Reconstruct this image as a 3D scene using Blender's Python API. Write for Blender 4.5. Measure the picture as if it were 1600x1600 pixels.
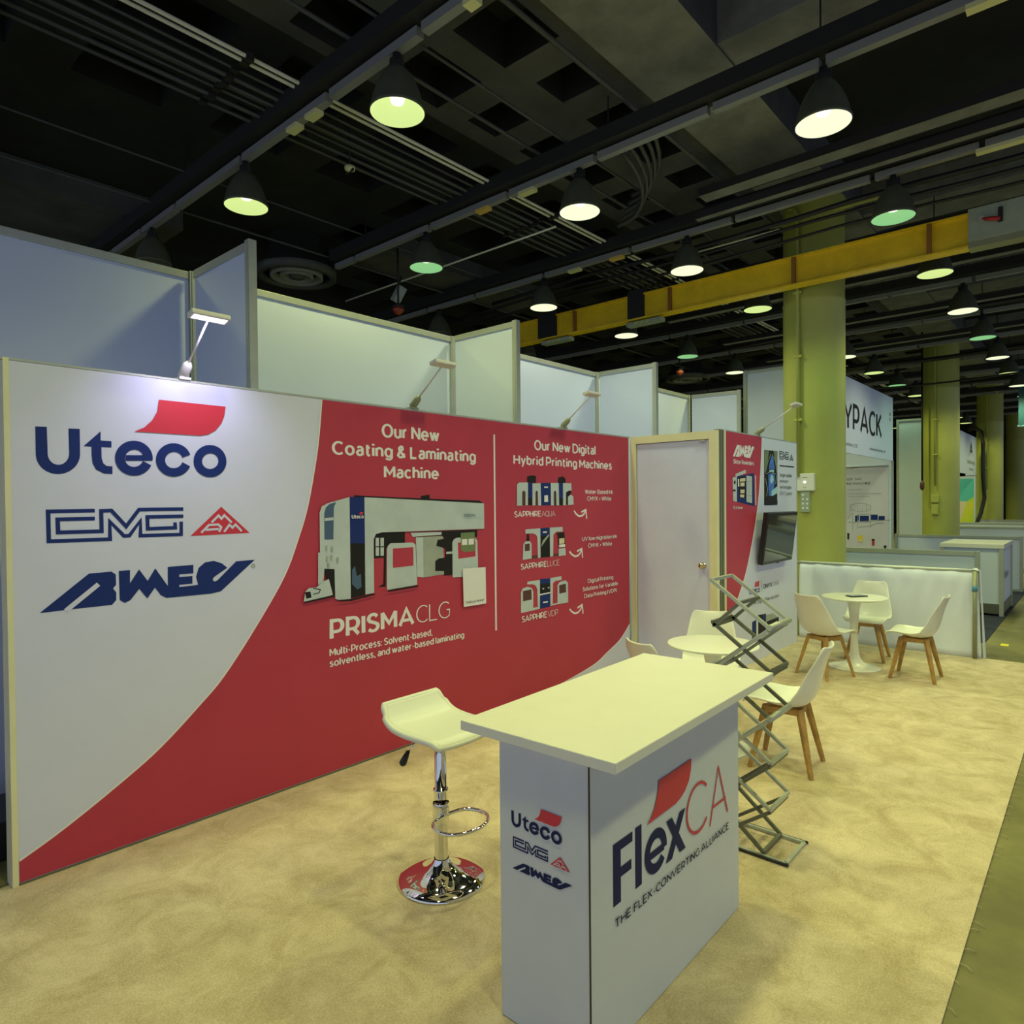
import bpy, bmesh, math, random
from mathutils import Vector, Matrix
from mathutils.geometry import tessellate_polygon
random.seed(7)
PI = math.pi
SC = bpy.context.scene
COL = SC.collection
for o in list(bpy.data.objects):
    bpy.data.objects.remove(o)

# ------------------------------------------------------------------ camera
CAM = Vector((0, 0, 1.70))
FPX = 1041.79
YAW, PITCH, ROLL = math.radians(41.4856), math.radians(0.7902), math.radians(0.5403)
fw = Vector((math.cos(YAW) * math.cos(PITCH), math.sin(YAW) * math.cos(PITCH), -math.sin(PITCH)))
rt = Vector((math.sin(YAW), -math.cos(YAW), 0))
dn = fw.cross(rt)
if dn.z > 0:
    dn = -dn
R0 = rt * math.cos(ROLL) + dn * math.sin(ROLL)
D0 = -rt * math.sin(ROLL) + dn * math.cos(ROLL)
cd = bpy.data.cameras.new('camera')
cd.sensor_width = 36
cd.lens = FPX * 36 / 1600
cd.clip_end = 200
cam = bpy.data.objects.new('camera', cd)
COL.objects.link(cam)
up, bk = -D0, -fw
cam.matrix_world = Matrix(((R0.x, up.x, bk.x, CAM.x), (R0.y, up.y, bk.y, CAM.y), (R0.z, up.z, bk.z, CAM.z), (0, 0, 0, 1)))
SC.camera = cam
# ------------------------------------------------------------------ world, exposure
w = bpy.data.worlds.new('hall_ambient')
SC.world = w
w.use_nodes = True
w.node_tree.nodes['Background'].inputs[0].default_value = (0.66, 0.75, 1.0, 1)
w.node_tree.nodes['Background'].inputs[1].default_value = 0.60
SC.view_settings.view_transform = 'Standard'
SC.view_settings.look = 'None'
SC.view_settings.exposure = 0.0
SC.view_settings.gamma = 1.0
SC.view_settings.use_curve_mapping = False
PENDANT_W = 128.0
PENDANT_COL = {'y': (0.96, 1.0, 0.34), 'g': (0.66, 1.0, 0.46), 'w': (0.97, 1.0, 0.58)}


def ray(px, py):
    return R0 * ((px - 800) / FPX) + D0 * ((py - 800) / FPX) + fw


def floor_pt(px, py, z=0.0):
    d = ray(px, py)
    return CAM + d * ((z - CAM.z) / d.z)


# ------------------------------------------------------------------ materials
MATS = {}


def mat(name, col, rough=0.6, metal=0.0, emis=None, es=0.0, noise=0.0, nscale=8.0, bump=0.0, bscale=60.0, spec=None, col2=None, coat=0.0):
    m = bpy.data.materials.new(name)
    m.use_nodes = True
    nt = m.node_tree
    p = nt.nodes['Principled BSDF']
    p.inputs['Base Color'].default_value = (*col, 1)
    p.inputs['Roughness'].default_value = rough
    p.inputs['Metallic'].default_value = metal
    if spec is not None:
        p.inputs['Specular IOR Level'].default_value = spec
    if coat:
        p.inputs['Coat Weight'].default_value = coat
        p.inputs['Coat Roughness'].default_value = 0.05
    if emis:
        p.inputs['Emission Color'].default_value = (*emis, 1)
        p.inputs['Emission Strength'].default_value = es
    if noise or col2:
        tc = nt.nodes.new('ShaderNodeTexCoord')
        nz = nt.nodes.new('ShaderNodeTexNoise')
        nz.inputs['Scale'].default_value = nscale
        nz.inputs['Detail'].default_value = 6
        nz.inputs['Roughness'].default_value = 0.65
        nt.links.new(tc.outputs['Object'], nz.inputs['Vector'])
        rp = nt.nodes.new('ShaderNodeValToRGB')
        a = tuple(c * (1 - noise) for c in col) if col2 is None else col2
        b = tuple(min(1, c * (1 + noise)) for c in col) if col2 is None else col
        rp.color_ramp.elements[0].position = 0.35
        rp.color_ramp.elements[1].position = 0.65
        rp.color_ramp.elements[0].color = (*a, 1)
        rp.color_ramp.elements[1].color = (*b, 1)
        nt.links.new(nz.outputs['Fac'], rp.inputs['Fac'])
        nt.links.new(rp.outputs['Color'], p.inputs['Base Color'])
    if bump:
        tc = nt.nodes.new('ShaderNodeTexCoord')
        nz = nt.nodes.new('ShaderNodeTexNoise')
        nz.inputs['Scale'].default_value = bscale
        nz.inputs['Detail'].default_value = 3
        nt.links.new(tc.outputs['Object'], nz.inputs['Vector'])
        bp = nt.nodes.new('ShaderNodeBump')
        bp.inputs['Strength'].default_value = bump
        bp.inputs['Distance'].default_value = 0.01
        nt.links.new(nz.outputs['Fac'], bp.inputs['Height'])
        nt.links.new(bp.outputs['Normal'], p.inputs['Normal'])
    MATS[name] = m
    return m


def carpet_mat():
    m = mat('carpet_beige', (0.55, 0.46, 0.34), rough=0.95, spec=0.1)
    nt = m.node_tree
    p = nt.nodes['Principled BSDF']
    tc = nt.nodes.new('ShaderNodeTexCoord')
    n1 = nt.nodes.new('ShaderNodeTexNoise')
    n1.inputs['Scale'].default_value = 4.4
    n1.inputs['Detail'].default_value = 8
    n1.inputs['Roughness'].default_value = 0.7
    n1.inputs['Distortion'].default_value = 0.6
    n2 = nt.nodes.new('ShaderNodeTexNoise')
    n2.inputs['Scale'].default_value = 130
    n2.inputs['Detail'].default_value = 2
    mx = nt.nodes.new('ShaderNodeMix')
    mx.data_type = 'FLOAT'
    mx.inputs[0].default_value = 0.32
    for n in (n1, n2):
        nt.links.new(tc.outputs['Object'], n.inputs['Vector'])
    nt.links.new(n1.outputs['Fac'], mx.inputs[2])
    nt.links.new(n2.outputs['Fac'], mx.inputs[3])
    rp = nt.nodes.new('ShaderNodeValToRGB')
    rp.color_ramp.elements[0].position = 0.38
    rp.color_ramp.elements[0].color = (0.45, 0.36, 0.235, 1)
    rp.color_ramp.elements[1].position = 0.60
    rp.color_ramp.elements[1].color = (0.68, 0.57, 0.42, 1)
    nt.links.new(mx.outputs[0], rp.inputs['Fac'])
    nt.links.new(rp.outputs['Color'], p.inputs['Base Color'])
    bp = nt.nodes.new('ShaderNodeBump')
    bp.inputs['Strength'].default_value = 0.35
    bp.inputs['Distance'].default_value = 0.01
    nt.links.new(n2.outputs['Fac'], bp.inputs['Height'])
    nt.links.new(bp.outputs['Normal'], p.inputs['Normal'])
    return m


M = MATS
carpet_mat()
mat('concrete', (0.17, 0.155, 0.06), rough=0.55, noise=0.35, nscale=1.3, bump=0.1)
mat('ceiling_black', (0.014, 0.016, 0.015), rough=0.9, noise=0.3, nscale=2)
mat('ceiling_waffle', (0.078, 0.079, 0.082), rough=0.9, noise=0.25, nscale=1.5)
mat('ceiling_grey', (0.20, 0.205, 0.19), rough=0.9, noise=0.22, nscale=2.5)
mat('hall_dark', (0.02, 0.021, 0.022), rough=0.9, noise=0.2)
mat('graphic_white', (0.64, 0.665, 0.90), rough=0.55, noise=0.015, nscale=3)
mat('graphic_red', (0.46, 0.033, 0.074), rough=0.55, noise=0.05, nscale=1.2)
mat('swoosh_red', (0.60, 0.03, 0.06), rough=0.5)
mat('graphic_navy', (0.010, 0.028, 0.18), rough=0.6, spec=0.25)
mat('counter_navy', (0.008, 0.015, 0.085), rough=0.6, spec=0.2)
mat('print_white', (0.78, 0.77, 0.84), rough=0.55)
mat('print_silver', (0.50, 0.57, 0.64), rough=0.5, noise=0.05, nscale=6)
mat('print_grey', (0.34, 0.38, 0.36), rough=0.5, noise=0.1, nscale=8)
mat('print_black', (0.012, 0.012, 0.012), rough=0.6, spec=0.25)
mat('print_slate', (0.06, 0.11, 0.22), rough=0.5)
mat('print_brown', (0.09, 0.03, 0.025), rough=0.5)
mat('print_cream', (0.70, 0.62, 0.44), rough=0.5)
mat('print_blue', (0.05, 0.16, 0.62), rough=0.5, noise=0.5, nscale=14)
mat('print_cyan', (0.35, 0.62, 0.75), rough=0.5)
mat('print_green', (0.16, 0.22, 0.10), rough=0.5)
mat('print_teal', (0.10, 0.55, 0.52), rough=0.5)
mat('print_lime', (0.45, 0.70, 0.06), rough=0.5, col2=(0.75, 0.68, 0.05), nscale=2.0)
mat('print_pink', (0.72, 0.52, 0.50), rough=0.5)
mat('print_yellow', (0.80, 0.60, 0.06), rough=0.5)
mat('poster_lilac', (0.64, 0.63, 0.76), rough=0.5, noise=0.05, nscale=1.5)
mat('aluminium', (0.46, 0.49, 0.43), rough=0.4, metal=0.35, noise=0.05)
mat('aluminium_dark', (0.15, 0.16, 0.12), rough=0.4, metal=0.4)
mat('cream_frame', (0.76, 0.74, 0.50), rough=0.4, noise=0.03)
mat('olive_frame', (0.30, 0.31, 0.19), rough=0.4, metal=0.3)
mat('panel_white', (0.63, 0.71, 0.89), rough=0.45, noise=0.02, nscale=1.0)
mat('door_lilac', (0.62, 0.68, 1.0), rough=0.5, noise=0.02)
mat('counter_white', (0.60, 0.65, 0.74), rough=0.4, noise=0.015)
mat('top_white', (0.76, 0.76, 0.72), rough=0.35, noise=0.015)
mat('plastic_white', (0.76, 0.77, 0.71), rough=0.28, spec=0.4)
mat('leather_white', (0.74, 0.76, 0.72), rough=0.4, bump=0.06, bscale=200)
mat('wood_beech', (0.42, 0.245, 0.06), rough=0.45, noise=0.25, nscale=14)
mat('chrome', (0.86, 0.86, 0.83), rough=0.04, metal=1.0)
mat('brass', (0.62, 0.55, 0.36), rough=0.15, metal=1.0)
mat('black_plastic', (0.015, 0.015, 0.016), rough=0.4)
mat('screen_black', (0.012, 0.014, 0.014), rough=0.06, coat=0.5)
mat('column_green', (0.42, 0.45, 0.10), rough=0.45, noise=0.06, nscale=1.5)
mat('beam_yellow', (0.92, 0.62, 0.012), rough=0.4, noise=0.1, nscale=3)
mat('rust', (0.30, 0.13, 0.02), rough=0.7)
mat('box_grey', (0.34, 0.40, 0.30), rough=0.5, noise=0.08)
mat('handle_red', (0.45, 0.02, 0.02), rough=0.4)
mat('shade_dark', (0.075, 0.082, 0.05), rough=0.55, noise=0.1)
mat('pipe_grey', (0.065, 0.07, 0.065), rough=0.5, noise=0.15, nscale=4)
mat('pipe_pale', (0.80, 0.80, 0.62), rough=0.45)
mat('track_grey', (0.24, 0.25, 0.25), rough=0.5)
mat('track_black', (0.016, 0.017, 0.017), rough=0.7)
mat('cable_black', (0.010, 0.010, 0.011), rough=0.5)
mat('cloth_white', (0.74, 0.80, 0.90), rough=0.8, noise=0.03, nscale=2, bump=0.05)
mat('tape_blue', (0.10, 0.28, 0.45), rough=0.5)
mat('carpet_navy', (0.022, 0.028, 0.055), rough=0.95, noise=0.5, nscale=30)
mat('sticker_yellow', (0.80, 0.72, 0.05), rough=0.6)
mat('banner_teal', (0.012, 0.10, 0.10), rough=0.6, noise=0.3, nscale=1.5)
mat('sprinkler_red', (0.35, 0.05, 0.02), rough=0.4)  # the sprinkler heads' own red, not emissive
mat('label_pale', (0.72, 0.72, 0.36), rough=0.5)
mat('label_orange', (0.75, 0.52, 0.12), rough=0.5)
mat('acrylic', (0.62, 0.66, 0.60), rough=0.12, spec=0.6)
for key, c, s in (('y', (0.80, 1.0, 0.36), 1.25), ('g', (0.36, 0.95, 0.40), 0.85), ('w', (0.95, 1.0, 0.70), 1.6)):
    mat('reflector_' + key, (0.25, 0.28, 0.15), rough=0.4, emis=c, es=s * 0.55)  # emission stands in for bulb light falling on the inner bell
    mat('bulb_' + key, (0.5, 0.5, 0.45), rough=0.4, emis=(1.0, 1.0, 0.8), es=1.3)
mat('reflector_off', (0.10, 0.10, 0.08), rough=0.4)
mat('led_on', (0.9, 0.9, 0.9), rough=0.3, emis=(0.86, 0.85, 1.0), es=1.6)
mat('indicator', (0.9, 0.9, 0.9), rough=0.3, emis=(1, 1, 0.95), es=2.0)
mat('lamp_grey', (0.62, 0.62, 0.64), rough=0.35)
mat('lamp_olive', (0.26, 0.28, 0.19), rough=0.4)


# ------------------------------------------------------------------ object helpers
def link(name, me, parent=None):
    o = bpy.data.objects.new(name, me)
    COL.objects.link(o)
    if parent:
        o.parent = parent
    return o


def tag(o, label, cat, group=None):
    o['label'] = label
    o['category'] = cat
    if group:
        o['group'] = group
    return o


def thing(name, label, cat, loc=(0, 0, 0), rz=0.0, group=None):
    o = link(name, None)
    o.empty_display_size = 0.1
    o.location = loc
    o.rotation_euler = (0, 0, rz)
    return tag(o, label, cat, group)


def obj(name, bm, m, parent=None, smooth=False, sub=0, solid=0.0, loc=None, rot=None):
    me = bpy.data.meshes.new(name)
    bm.normal_update()
    bm.to_mesh(me)
    bm.free()
    for k in (m if isinstance(m, (list, tuple)) else [m]):
        me.materials.append(MATS[k])
    if smooth:
        for p in me.polygons:
            p.use_smooth = True
    o = link(name, me, parent)
    if loc:
        o.location = loc
    if rot:
        o.rotation_euler = rot
    if solid:
        s = o.modifiers.new('thickness', 'SOLIDIFY')
        s.thickness = solid
        s.offset = 0
    if sub:
        s = o.modifiers.new('smooth', 'SUBSURF')
        s.levels = sub
        s.render_levels = sub
    return o


def struct(name, bm, m, parent=None):
    o = obj(name, bm, m, parent)
    o['kind'] = 'structure'
    return o


def NB():
    return bmesh.new()


def box(bm, x0, x1, y0, y1, z0, z1, bev=0.0, mi=0):
    vs = [bm.verts.new((x, y, z)) for z in (z0, z1) for y in (y0, y1) for x in (x0, x1)]
    fs = [(0, 2, 3, 1), (4, 5, 7, 6), (0, 1, 5, 4), (2, 6, 7, 3), (0, 4, 6, 2), (1, 3, 7, 5)]
    nf = [bm.faces.new([vs[i] for i in f]) for f in fs]
    for f in nf:
        f.material_index = mi
    if bev:
        es = list({e for f in nf for e in f.edges})
        bmesh.ops.bevel(bm, geom=es, offset=bev, segments=2, affect='EDGES', profile=0.7)
    return bm


def B(*a, **k):
    return box(NB(), *a, **k)


def tube(bm, pts, r, n=8, cap=True, closed=False, mi=0):
    pts = [Vector(p) for p in pts]
    rings = []
    N = len(pts)
    prev = None
    for i, p in enumerate(pts):
        if closed:
            t = pts[(i + 1) % N] - pts[i - 1]
        else:
            t = pts[min(i + 1, N - 1)] - pts[max(i - 1, 0)]
        t.normalize()
        if prev is None:
            a = Vector((0, 0, 1)) if abs(t.z) < 0.9 else Vector((1, 0, 0))
            u = t.cross(a).normalized()
        else:
            u = (prev - t * prev.dot(t)).normalized()
        prev = u
        v = t.cross(u)
        rr = r[i] if isinstance(r, (list, tuple)) else r
        rings.append([bm.verts.new(p + (u * math.cos(2 * PI * k / n) + v * math.sin(2 * PI * k / n)) * rr) for k in range(n)])
    segs = list(zip(rings, rings[1:])) + ([(rings[-1], rings[0])] if closed else [])
    for a, b in segs:
        for k in range(n):
            f = bm.faces.new((a[k], a[(k + 1) % n], b[(k + 1) % n], b[k]))
            f.smooth = True
            f.material_index = mi
    if cap and not closed:
        bm.faces.new(rings[0][::-1]).material_index = mi
        bm.faces.new(rings[-1]).material_index = mi
    return bm


def lathe(bm, prof, n=32, cx=0, cy=0, cap0=False, cap1=False, mi=0):
    rings = []
    for r, z in prof:
        rings.append([bm.verts.new((cx + r * math.cos(2 * PI * k / n), cy + r * math.sin(2 * PI * k / n), z)) for k in range(n)])
    for a, b in zip(rings, rings[1:]):
        for k in range(n):
            f = bm.faces.new((a[k], a[(k + 1) % n], b[(k + 1) % n], b[k]))
            f.smooth = True
            f.material_index = mi
    if cap0:
        bm.faces.new(rings[0][::-1]).material_index = mi
    if cap1:
        bm.faces.new(rings[-1]).material_index = mi
    return bm


def bar(bm, p, q, w, h, up=(0, 0, 1)):
    """square bar from p to q"""
    p, q = Vector(p), Vector(q)
    t = (q - p).normalized()
    a = Vector(up)
    if abs(t.dot(a)) > 0.95:
        a = Vector((1, 0, 0))
    u = t.cross(a).normalized()
    v = u.cross(t)
    A = [bm.verts.new(p + u * (w / 2 * i) + v * (h / 2 * j)) for i, j in ((-1, -1), (1, -1), (1, 1), (-1, 1))]
    Bq = [bm.verts.new(q + u * (w / 2 * i) + v * (h / 2 * j)) for i, j in ((-1, -1), (1, -1), (1, 1), (-1, 1))]
    for k in range(4):
        bm.faces.new((A[k], A[(k + 1) % 4], Bq[(k + 1) % 4], Bq[k]))
    bm.faces.new(A[::-1])
    bm.faces.new(Bq)
    return bm


def copy_tree(root, loc, rz, label, group=None):
    r = root.copy()
    COL.objects.link(r)
    r.location = loc
    r.rotation_euler = (0, 0, rz)
    r['label'] = label
    if group:
        r['group'] = group

    def rec(src, dst):
        for ch in list(src.children):
            c = ch.copy()
            COL.objects.link(c)
            c.parent = dst
            rec(ch, c)
    rec(root, r)
    return r


def arc(cx, cy, rx, ry, a0, a1, n=None):
    n = n or max(4, int(abs(a1 - a0) / 12))
    return [(cx + rx * math.cos(math.radians(a0 + (a1 - a0) * i / n)), cy + ry * math.sin(math.radians(a0 + (a1 - a0) * i / n))) for i in range(n + 1)]


# ------------------------------------------------------------------ printed artwork on a plane
class Plane:
    """a printed face: origin o, unit vectors u (reading direction) and v (up)"""

    def __init__(s, o, u, v=(0, 0, 1)):
        s.o, s.u, s.v = Vector(o), Vector(u).normalized(), Vector(v).normalized()
        s.n = s.u.cross(s.v)

    def uv(s, px, py):
        d = ray(px, py)
        t = (s.o - CAM).dot(s.n) / d.dot(s.n)
        q = CAM + d * t - s.o
        return q.dot(s.u), q.dot(s.v)

    def at(s, u, v, off=0.0):
        return s.o + s.u * u + s.v * v + s.n * off


class Art:
    def __init__(s, plane, base=0.0012, step=0.0004):
        s.p, s.bm, s.mats, s.off, s.step = plane, NB(), [], base, step

    def mi(s, m):
        if m not in s.mats:
            s.mats.append(m)
        return s.mats.index(m)

    def poly(s, pts, m, px=None, same=False):
        """polygon in plane coordinates, or in photo pixels scaled by px=(x0, y0, scale)"""
        if px:
            pts = [s.p.uv(px[0] + x / px[2], px[1] + y / px[2]) for x, y in pts]
        tri = tessellate_polygon([[Vector((a, b, 0)) for a, b in pts]])
        vs = [s.bm.verts.new(s.p.at(a, b, s.off)) for a, b in pts]
        k = s.mi(m)
        for t in tri:
            try:
                f = s.bm.faces.new([vs[i] for i in t])
            except ValueError:
                continue
            f.normal_update()
            if f.normal.dot(s.p.n) < 0:
                f.normal_flip()
            f.material_index = k
        s.off += 0.00012 if same else s.step

    def stroke(s, pts, wd, m, closed=False, px=None, thin=0.0):
        """ribbon of width wd along pts"""
        P = [Vector((a, b)) for a, b in pts]
        Q = [P[0]]
        for q in P[1:]:
            if (q - Q[-1]).length > 1e-6:
                Q.append(q)
        if closed and (Q[0] - Q[-1]).length < 1e-6:
            Q.pop()
        n = len(Q)
        L, Rr = [], []
        for i in range(n):
            a = Q[i] - Q[i - 1] if (i > 0 or closed) else Q[1] - Q[0]
            b = Q[(i + 1) % n] - Q[i] if (i < n - 1 or closed) else a
            a, b = a.normalized(), b.normalized()
            na, nb = Vector((-a.y, a.x)), Vector((-b.y, b.x))
            mm = na + nb
            if mm.length < 1e-4:
                mm = na
            mm.normalize()
            k = 1 / max(0.45, mm.dot(na))
            hw = wd / 2 * k * (1 - thin * abs(mm.y) ** 2)
            L.append(Q[i] + mm * hw)
            Rr.append(Q[i] - mm * hw)
        conv = (lambda c: s.p.uv(px[0] + c.x / px[2], px[1] + c.y / px[2])) if px else (lambda c: (c.x, c.y))
        ramp = 0.0 if closed else 0.00025 / n
        L = [s.bm.verts.new(s.p.at(*conv(c), s.off + ramp * i)) for i, c in enumerate(L)]
        Rr = [s.bm.verts.new(s.p.at(*conv(c), s.off + ramp * i)) for i, c in enumerate(Rr)]
        mi = s.mi(m)
        for i in range(n if closed else n - 1):
            j = (i + 1) % n
            try:
                f = s.bm.faces.new((Rr[i], Rr[j], L[j], L[i]))
            except ValueError:
                continue
            f.normal_update()
            if f.normal.dot(s.p.n) < 0:
                f.normal_flip()
            f.material_index = mi

    def up(s):
        s.off += s.step

    def text(s, txt, a, b, top, m, wt=0.19, sx=None):
        """lettering whose baseline runs from pixel a to pixel b; top = pixel y of the capitals' top at a"""
        u0, v0 = s.p.uv(*a)
        u1, v1 = s.p.uv(*b)
        _, vt = s.p.uv(a[0], top)
        s.text_uv(txt, u0, (v0 + v1) / 2, u1 - u0, vt - v0, m, wt)

    def text_uv(s, txt, u0, v0, width, cap, m, wt=0.19):
        strokes, x = layout(txt, wt)
        kx, ky = width / x, cap
        kw = (kx + ky) / 2
        base = s.off
        for i, st in enumerate(strokes):
            s.off = base + 0.0003 * (i % 4)
            s.stroke([(u0 + p[0] * kx, v0 + p[1] * ky) for p in st], wt * kw, m, thin=0.34)
        s.off = base + s.step + 0.0011

    def done(s, name, parent):
        return obj(name, s.bm, s.mats or ['print_white'], parent)


def _g():
    X = 0.72
    bowl = lambda cx, r=0.28: arc(cx, X / 2, r, X / 2, 0, 360, 20)
    G = {}
    G['A'] = (0.9, [[(0, 0), (0.45, 1), (0.9, 0)], [(0.15, 0.3), (0.75, 0.3)]])
    G['B'] = (0.66, [[(0, 0), (0, 1), (0.38, 1)] + arc(0.38, 0.76, 0.22, 0.24, 90, -90)[1:] + [(0, 0.52)], [(0.38, 0.52)] + arc(0.40, 0.26, 0.26, 0.26, 90, -90) + [(0, 0)]])
    G['C'] = (0.74, [arc(0.44, 0.5, 0.44, 0.5, 48, 312, 18)])
    G['D'] = (0.8, [[(0, 0), (0, 1), (0.32, 1)] + arc(0.32, 0.5, 0.48, 0.5, 90, -90)[1:] + [(0, 0)]])
    G['E'] = (0.56, [[(0.56, 1), (0, 1), (0, 0), (0.56, 0)], [(0, 0.52), (0.5, 0.52)]])
    G['F'] = (0.55, [[(0.55, 1), (0, 1), (0, 0)], [(0, 0.48), (0.48, 0.48)]])
    G['G'] = (0.78, [arc(0.44, 0.5, 0.44, 0.5, 48, 318, 18) + [(0.77, 0.16), (0.77, 0.5), (0.56, 0.5)]])
    G['H'] = (0.72, [[(0, 0), (0, 1)], [(0.72, 0), (0.72, 1)], [(0, 0.5), (0.72, 0.5)]])
    G['I'] = (0.0, [[(0, 0), (0, 1)]])
    G['J'] = (0.46, [[(0.1, 1), (0.46, 1), (0.46, 0.3)] + arc(0.23, 0.25, 0.23, 0.25, 0, -150, 8)])
    G['K'] = (0.66, [[(0, 0), (0, 1)], [(0.62, 1), (0, 0.38)], [(0.2, 0.56), (0.66, 0)]])
    G['L'] = (0.52, [[(0, 1), (0, 0), (0.52, 0)]])
    G['M'] = (0.84, [[(0, 0), (0, 1)], [(0, 0.98), (0.42, 0.3), (0.84, 0.98)], [(0.84, 1), (0.84, 0)]])
    G['N'] = (0.7, [[(0, 0), (0, 1)], [(0, 0.98), (0.7, 0.02)], [(0.7, 0), (0.7, 1)]])
    G['O'] = (0.86, [arc(0.43, 0.5, 0.43, 0.5, 0, 360, 24)])
    G['P'] = (0.62, [[(0, 0), (0, 1), (0.34, 1)] + arc(0.34, 0.68, 0.28, 0.32, 90, -90)[1:] + [(0, 0.36)]])
    G['Q'] = (0.86, [arc(0.43, 0.5, 0.43, 0.5, 0, 360, 24), [(0.46, 0.12), (0.8, -0.14)]])
    G['R'] = (0.64, [[(0, 0), (0, 1), (0.34, 1)] + arc(0.34, 0.68, 0.28, 0.32, 90, -90)[1:] + [(0, 0.36)], [(0.36, 0.36), (0.64, 0)]])
    G['S'] = (0.6, [[(0.55, 0.84)] + arc(0.3, 0.745, 0.27, 0.255, 40, 190, 9) + [(0.1, 0.6), (0.3, 0.52), (0.52, 0.42)] + arc(0.3, 0.265, 0.3, 0.265, 20, -150, 10)])
    G['T'] = (0.68, [[(0, 1), (0.68, 1)], [(0.34, 1), (0.34, 0)]])
    G['U'] = (0.7, [[(0, 1), (0, 0.36)] + arc(0.35, 0.36, 0.35, 0.36, 180, 360, 12)[1:] + [(0.7, 1)]])
    G['V'] = (0.84, [[(0, 1), (0.42, 0), (0.84, 1)]])
    G['W'] = (1.16, [[(0, 1), (0.3, 0.0)], [(0.3, 0.0), (0.58, 0.98)], [(0.58, 0.98), (0.86, 0.0)], [(0.86, 0.0), (1.16, 1)]])
    G['X'] = (0.72, [[(0, 0), (0.72, 1)], [(0, 1), (0.72, 0)]])
    G['Y'] = (0.76, [[(0, 1), (0.38, 0.42), (0.76, 1)], [(0.38, 0.42), (0.38, 0)]])
    G['a'] = (0.46, [[(0.04, 0.62), (0.14, 0.7), (0.26, 0.72), (0.38, 0.68), (0.46, 0.56), (0.46, 0)], [(0.46, 0.42), (0.22, 0.41), (0.06, 0.34), (0.01, 0.2), (0.07, 0.05), (0.22, 0), (0.36, 0.03), (0.46, 0.15)]])
    G['b'] = (0.56, [bowl(0.28), [(0, 0), (0, 1.05)]])
    G['c'] = (0.5, [arc(0.29, X / 2, 0.29, X / 2, 46, 314, 14)])
    G['d'] = (0.56, [bowl(0.28), [(0.56, 0), (0.56, 1.05)]])
    G['e'] = (0.58, [[(0.02, X / 2)] + [(0.58, X / 2)] + arc(0.29, X / 2, 0.29, X / 2, 0, 316, 18)[1:]])
    G['f'] = (0.32, [[(0.36, 1.02), (0.22, 1.03), (0.13, 0.92), (0.13, 0)], [(0, 0.7), (0.34, 0.7)]])
    G['g'] = (0.56, [bowl(0.28), [(0.56, X), (0.56, -0.02)] + arc(0.28, -0.02, 0.28, 0.24, 0, -150, 8)[1:]])
    G['h'] = (0.5, [[(0, 0), (0, 1.05)], [(0, 0.42)] + arc(0.25, 0.45, 0.25, 0.27, 180, 0, 9)[1:] + [(0.5, 0)]])
    G['i'] = (0.0, [[(0, 0), (0, X)], [(0, 0.9), (0, 1.06)]])
    G['k'] = (0.48, [[(0, 0), (0, 1.05)], [(0.45, X), (0, 0.26)], [(0.17, 0.42), (0.48, 0)]])
    G['l'] = (0.0, [[(0, 0), (0, 1.05)]])
    G['m'] = (0.86, [[(0, 0), (0, X)], [(0, 0.42)] + arc(0.215, 0.46, 0.215, 0.26, 180, 0, 9)[1:] + [(0.43, 0)], [(0.43, 0.42)] + arc(0.645, 0.46, 0.215, 0.26, 180, 0, 9)[1:] + [(0.86, 0)]])
    G['n'] = (0.5, [[(0, 0), (0, X)], [(0, 0.42)] + arc(0.25, 0.45, 0.25, 0.27, 180, 0, 9)[1:] + [(0.5, 0)]])
    G['o'] = (0.6, [arc(0.3, X / 2, 0.3, X / 2, 0, 360, 20)])
    G['p'] = (0.56, [bowl(0.28), [(0, X), (0, -0.26)]])
    G['r'] = (0.3, [[(0, 0), (0, X)], [(0, 0.42), (0.06, 0.6), (0.16, 0.69), (0.3, 0.71)]])
    G['s'] = (0.44, [[(0.41, 0.63), (0.3, 0.71), (0.16, 0.71), (0.04, 0.62), (0.05, 0.48), (0.2, 0.39), (0.34, 0.34), (0.43, 0.22), (0.38, 0.06), (0.24, 0), (0.1, 0.01), (0, 0.09)]])
    G['t'] = (0.34, [[(0.13, 0.94), (0.13, 0.16), (0.2, 0.02), (0.36, 0.02)], [(0, 0.7), (0.35, 0.7)]])
    G['u'] = (0.5, [[(0, X), (0, 0.28)] + arc(0.25, 0.28, 0.25, 0.28, 180, 360, 9)[1:] + [(0.5, X)], [(0.5, 0.3), (0.5, 0)]])
    G['v'] = (0.54, [[(0, X), (0.27, 0), (0.54, X)]])
    G['w'] = (0.84, [[(0, X), (0.22, 0)], [(0.22, 0), (0.42, X)], [(0.42, X), (0.62, 0)], [(0.62, 0), (0.84, X)]])
    G['x'] = (0.5, [[(0, 0), (0.5, X)], [(0, X), (0.5, 0)]])
    G['y'] = (0.54, [[(0, X), (0.27, 0)], [(0.54, X), (0.2, -0.18), (0.06, -0.25)]])
    G['&'] = (0.66, [[(0.66, 0), (0.14, 0.66), (0.12, 0.82), (0.26, 1), (0.42, 0.96), (0.45, 0.78), (0.08, 0.38), (0.02, 0.18), (0.14, 0.02), (0.34, 0), (0.52, 0.14), (0.62, 0.36)]])
    G['+'] = (0.44, [[(0, 0.4), (0.44, 0.4)], [(0.22, 0.18), (0.22, 0.62)]])
    G['-'] = (0.28, [[(0, 0.36), (0.28, 0.36)]])
    G['.'] = (0.0, [[(0, 0), (0, 0.1)]])
    G[','] = (0.04, [[(0.06, 0.08), (0, -0.14)]])
    G[':'] = (0.0, [[(0, 0), (0, 0.1)], [(0, 0.52), (0, 0.64)]])
    G['!'] = (0.0, [[(0, 0), (0, 0.1)], [(0, 0.3), (0, 1)]])
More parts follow.
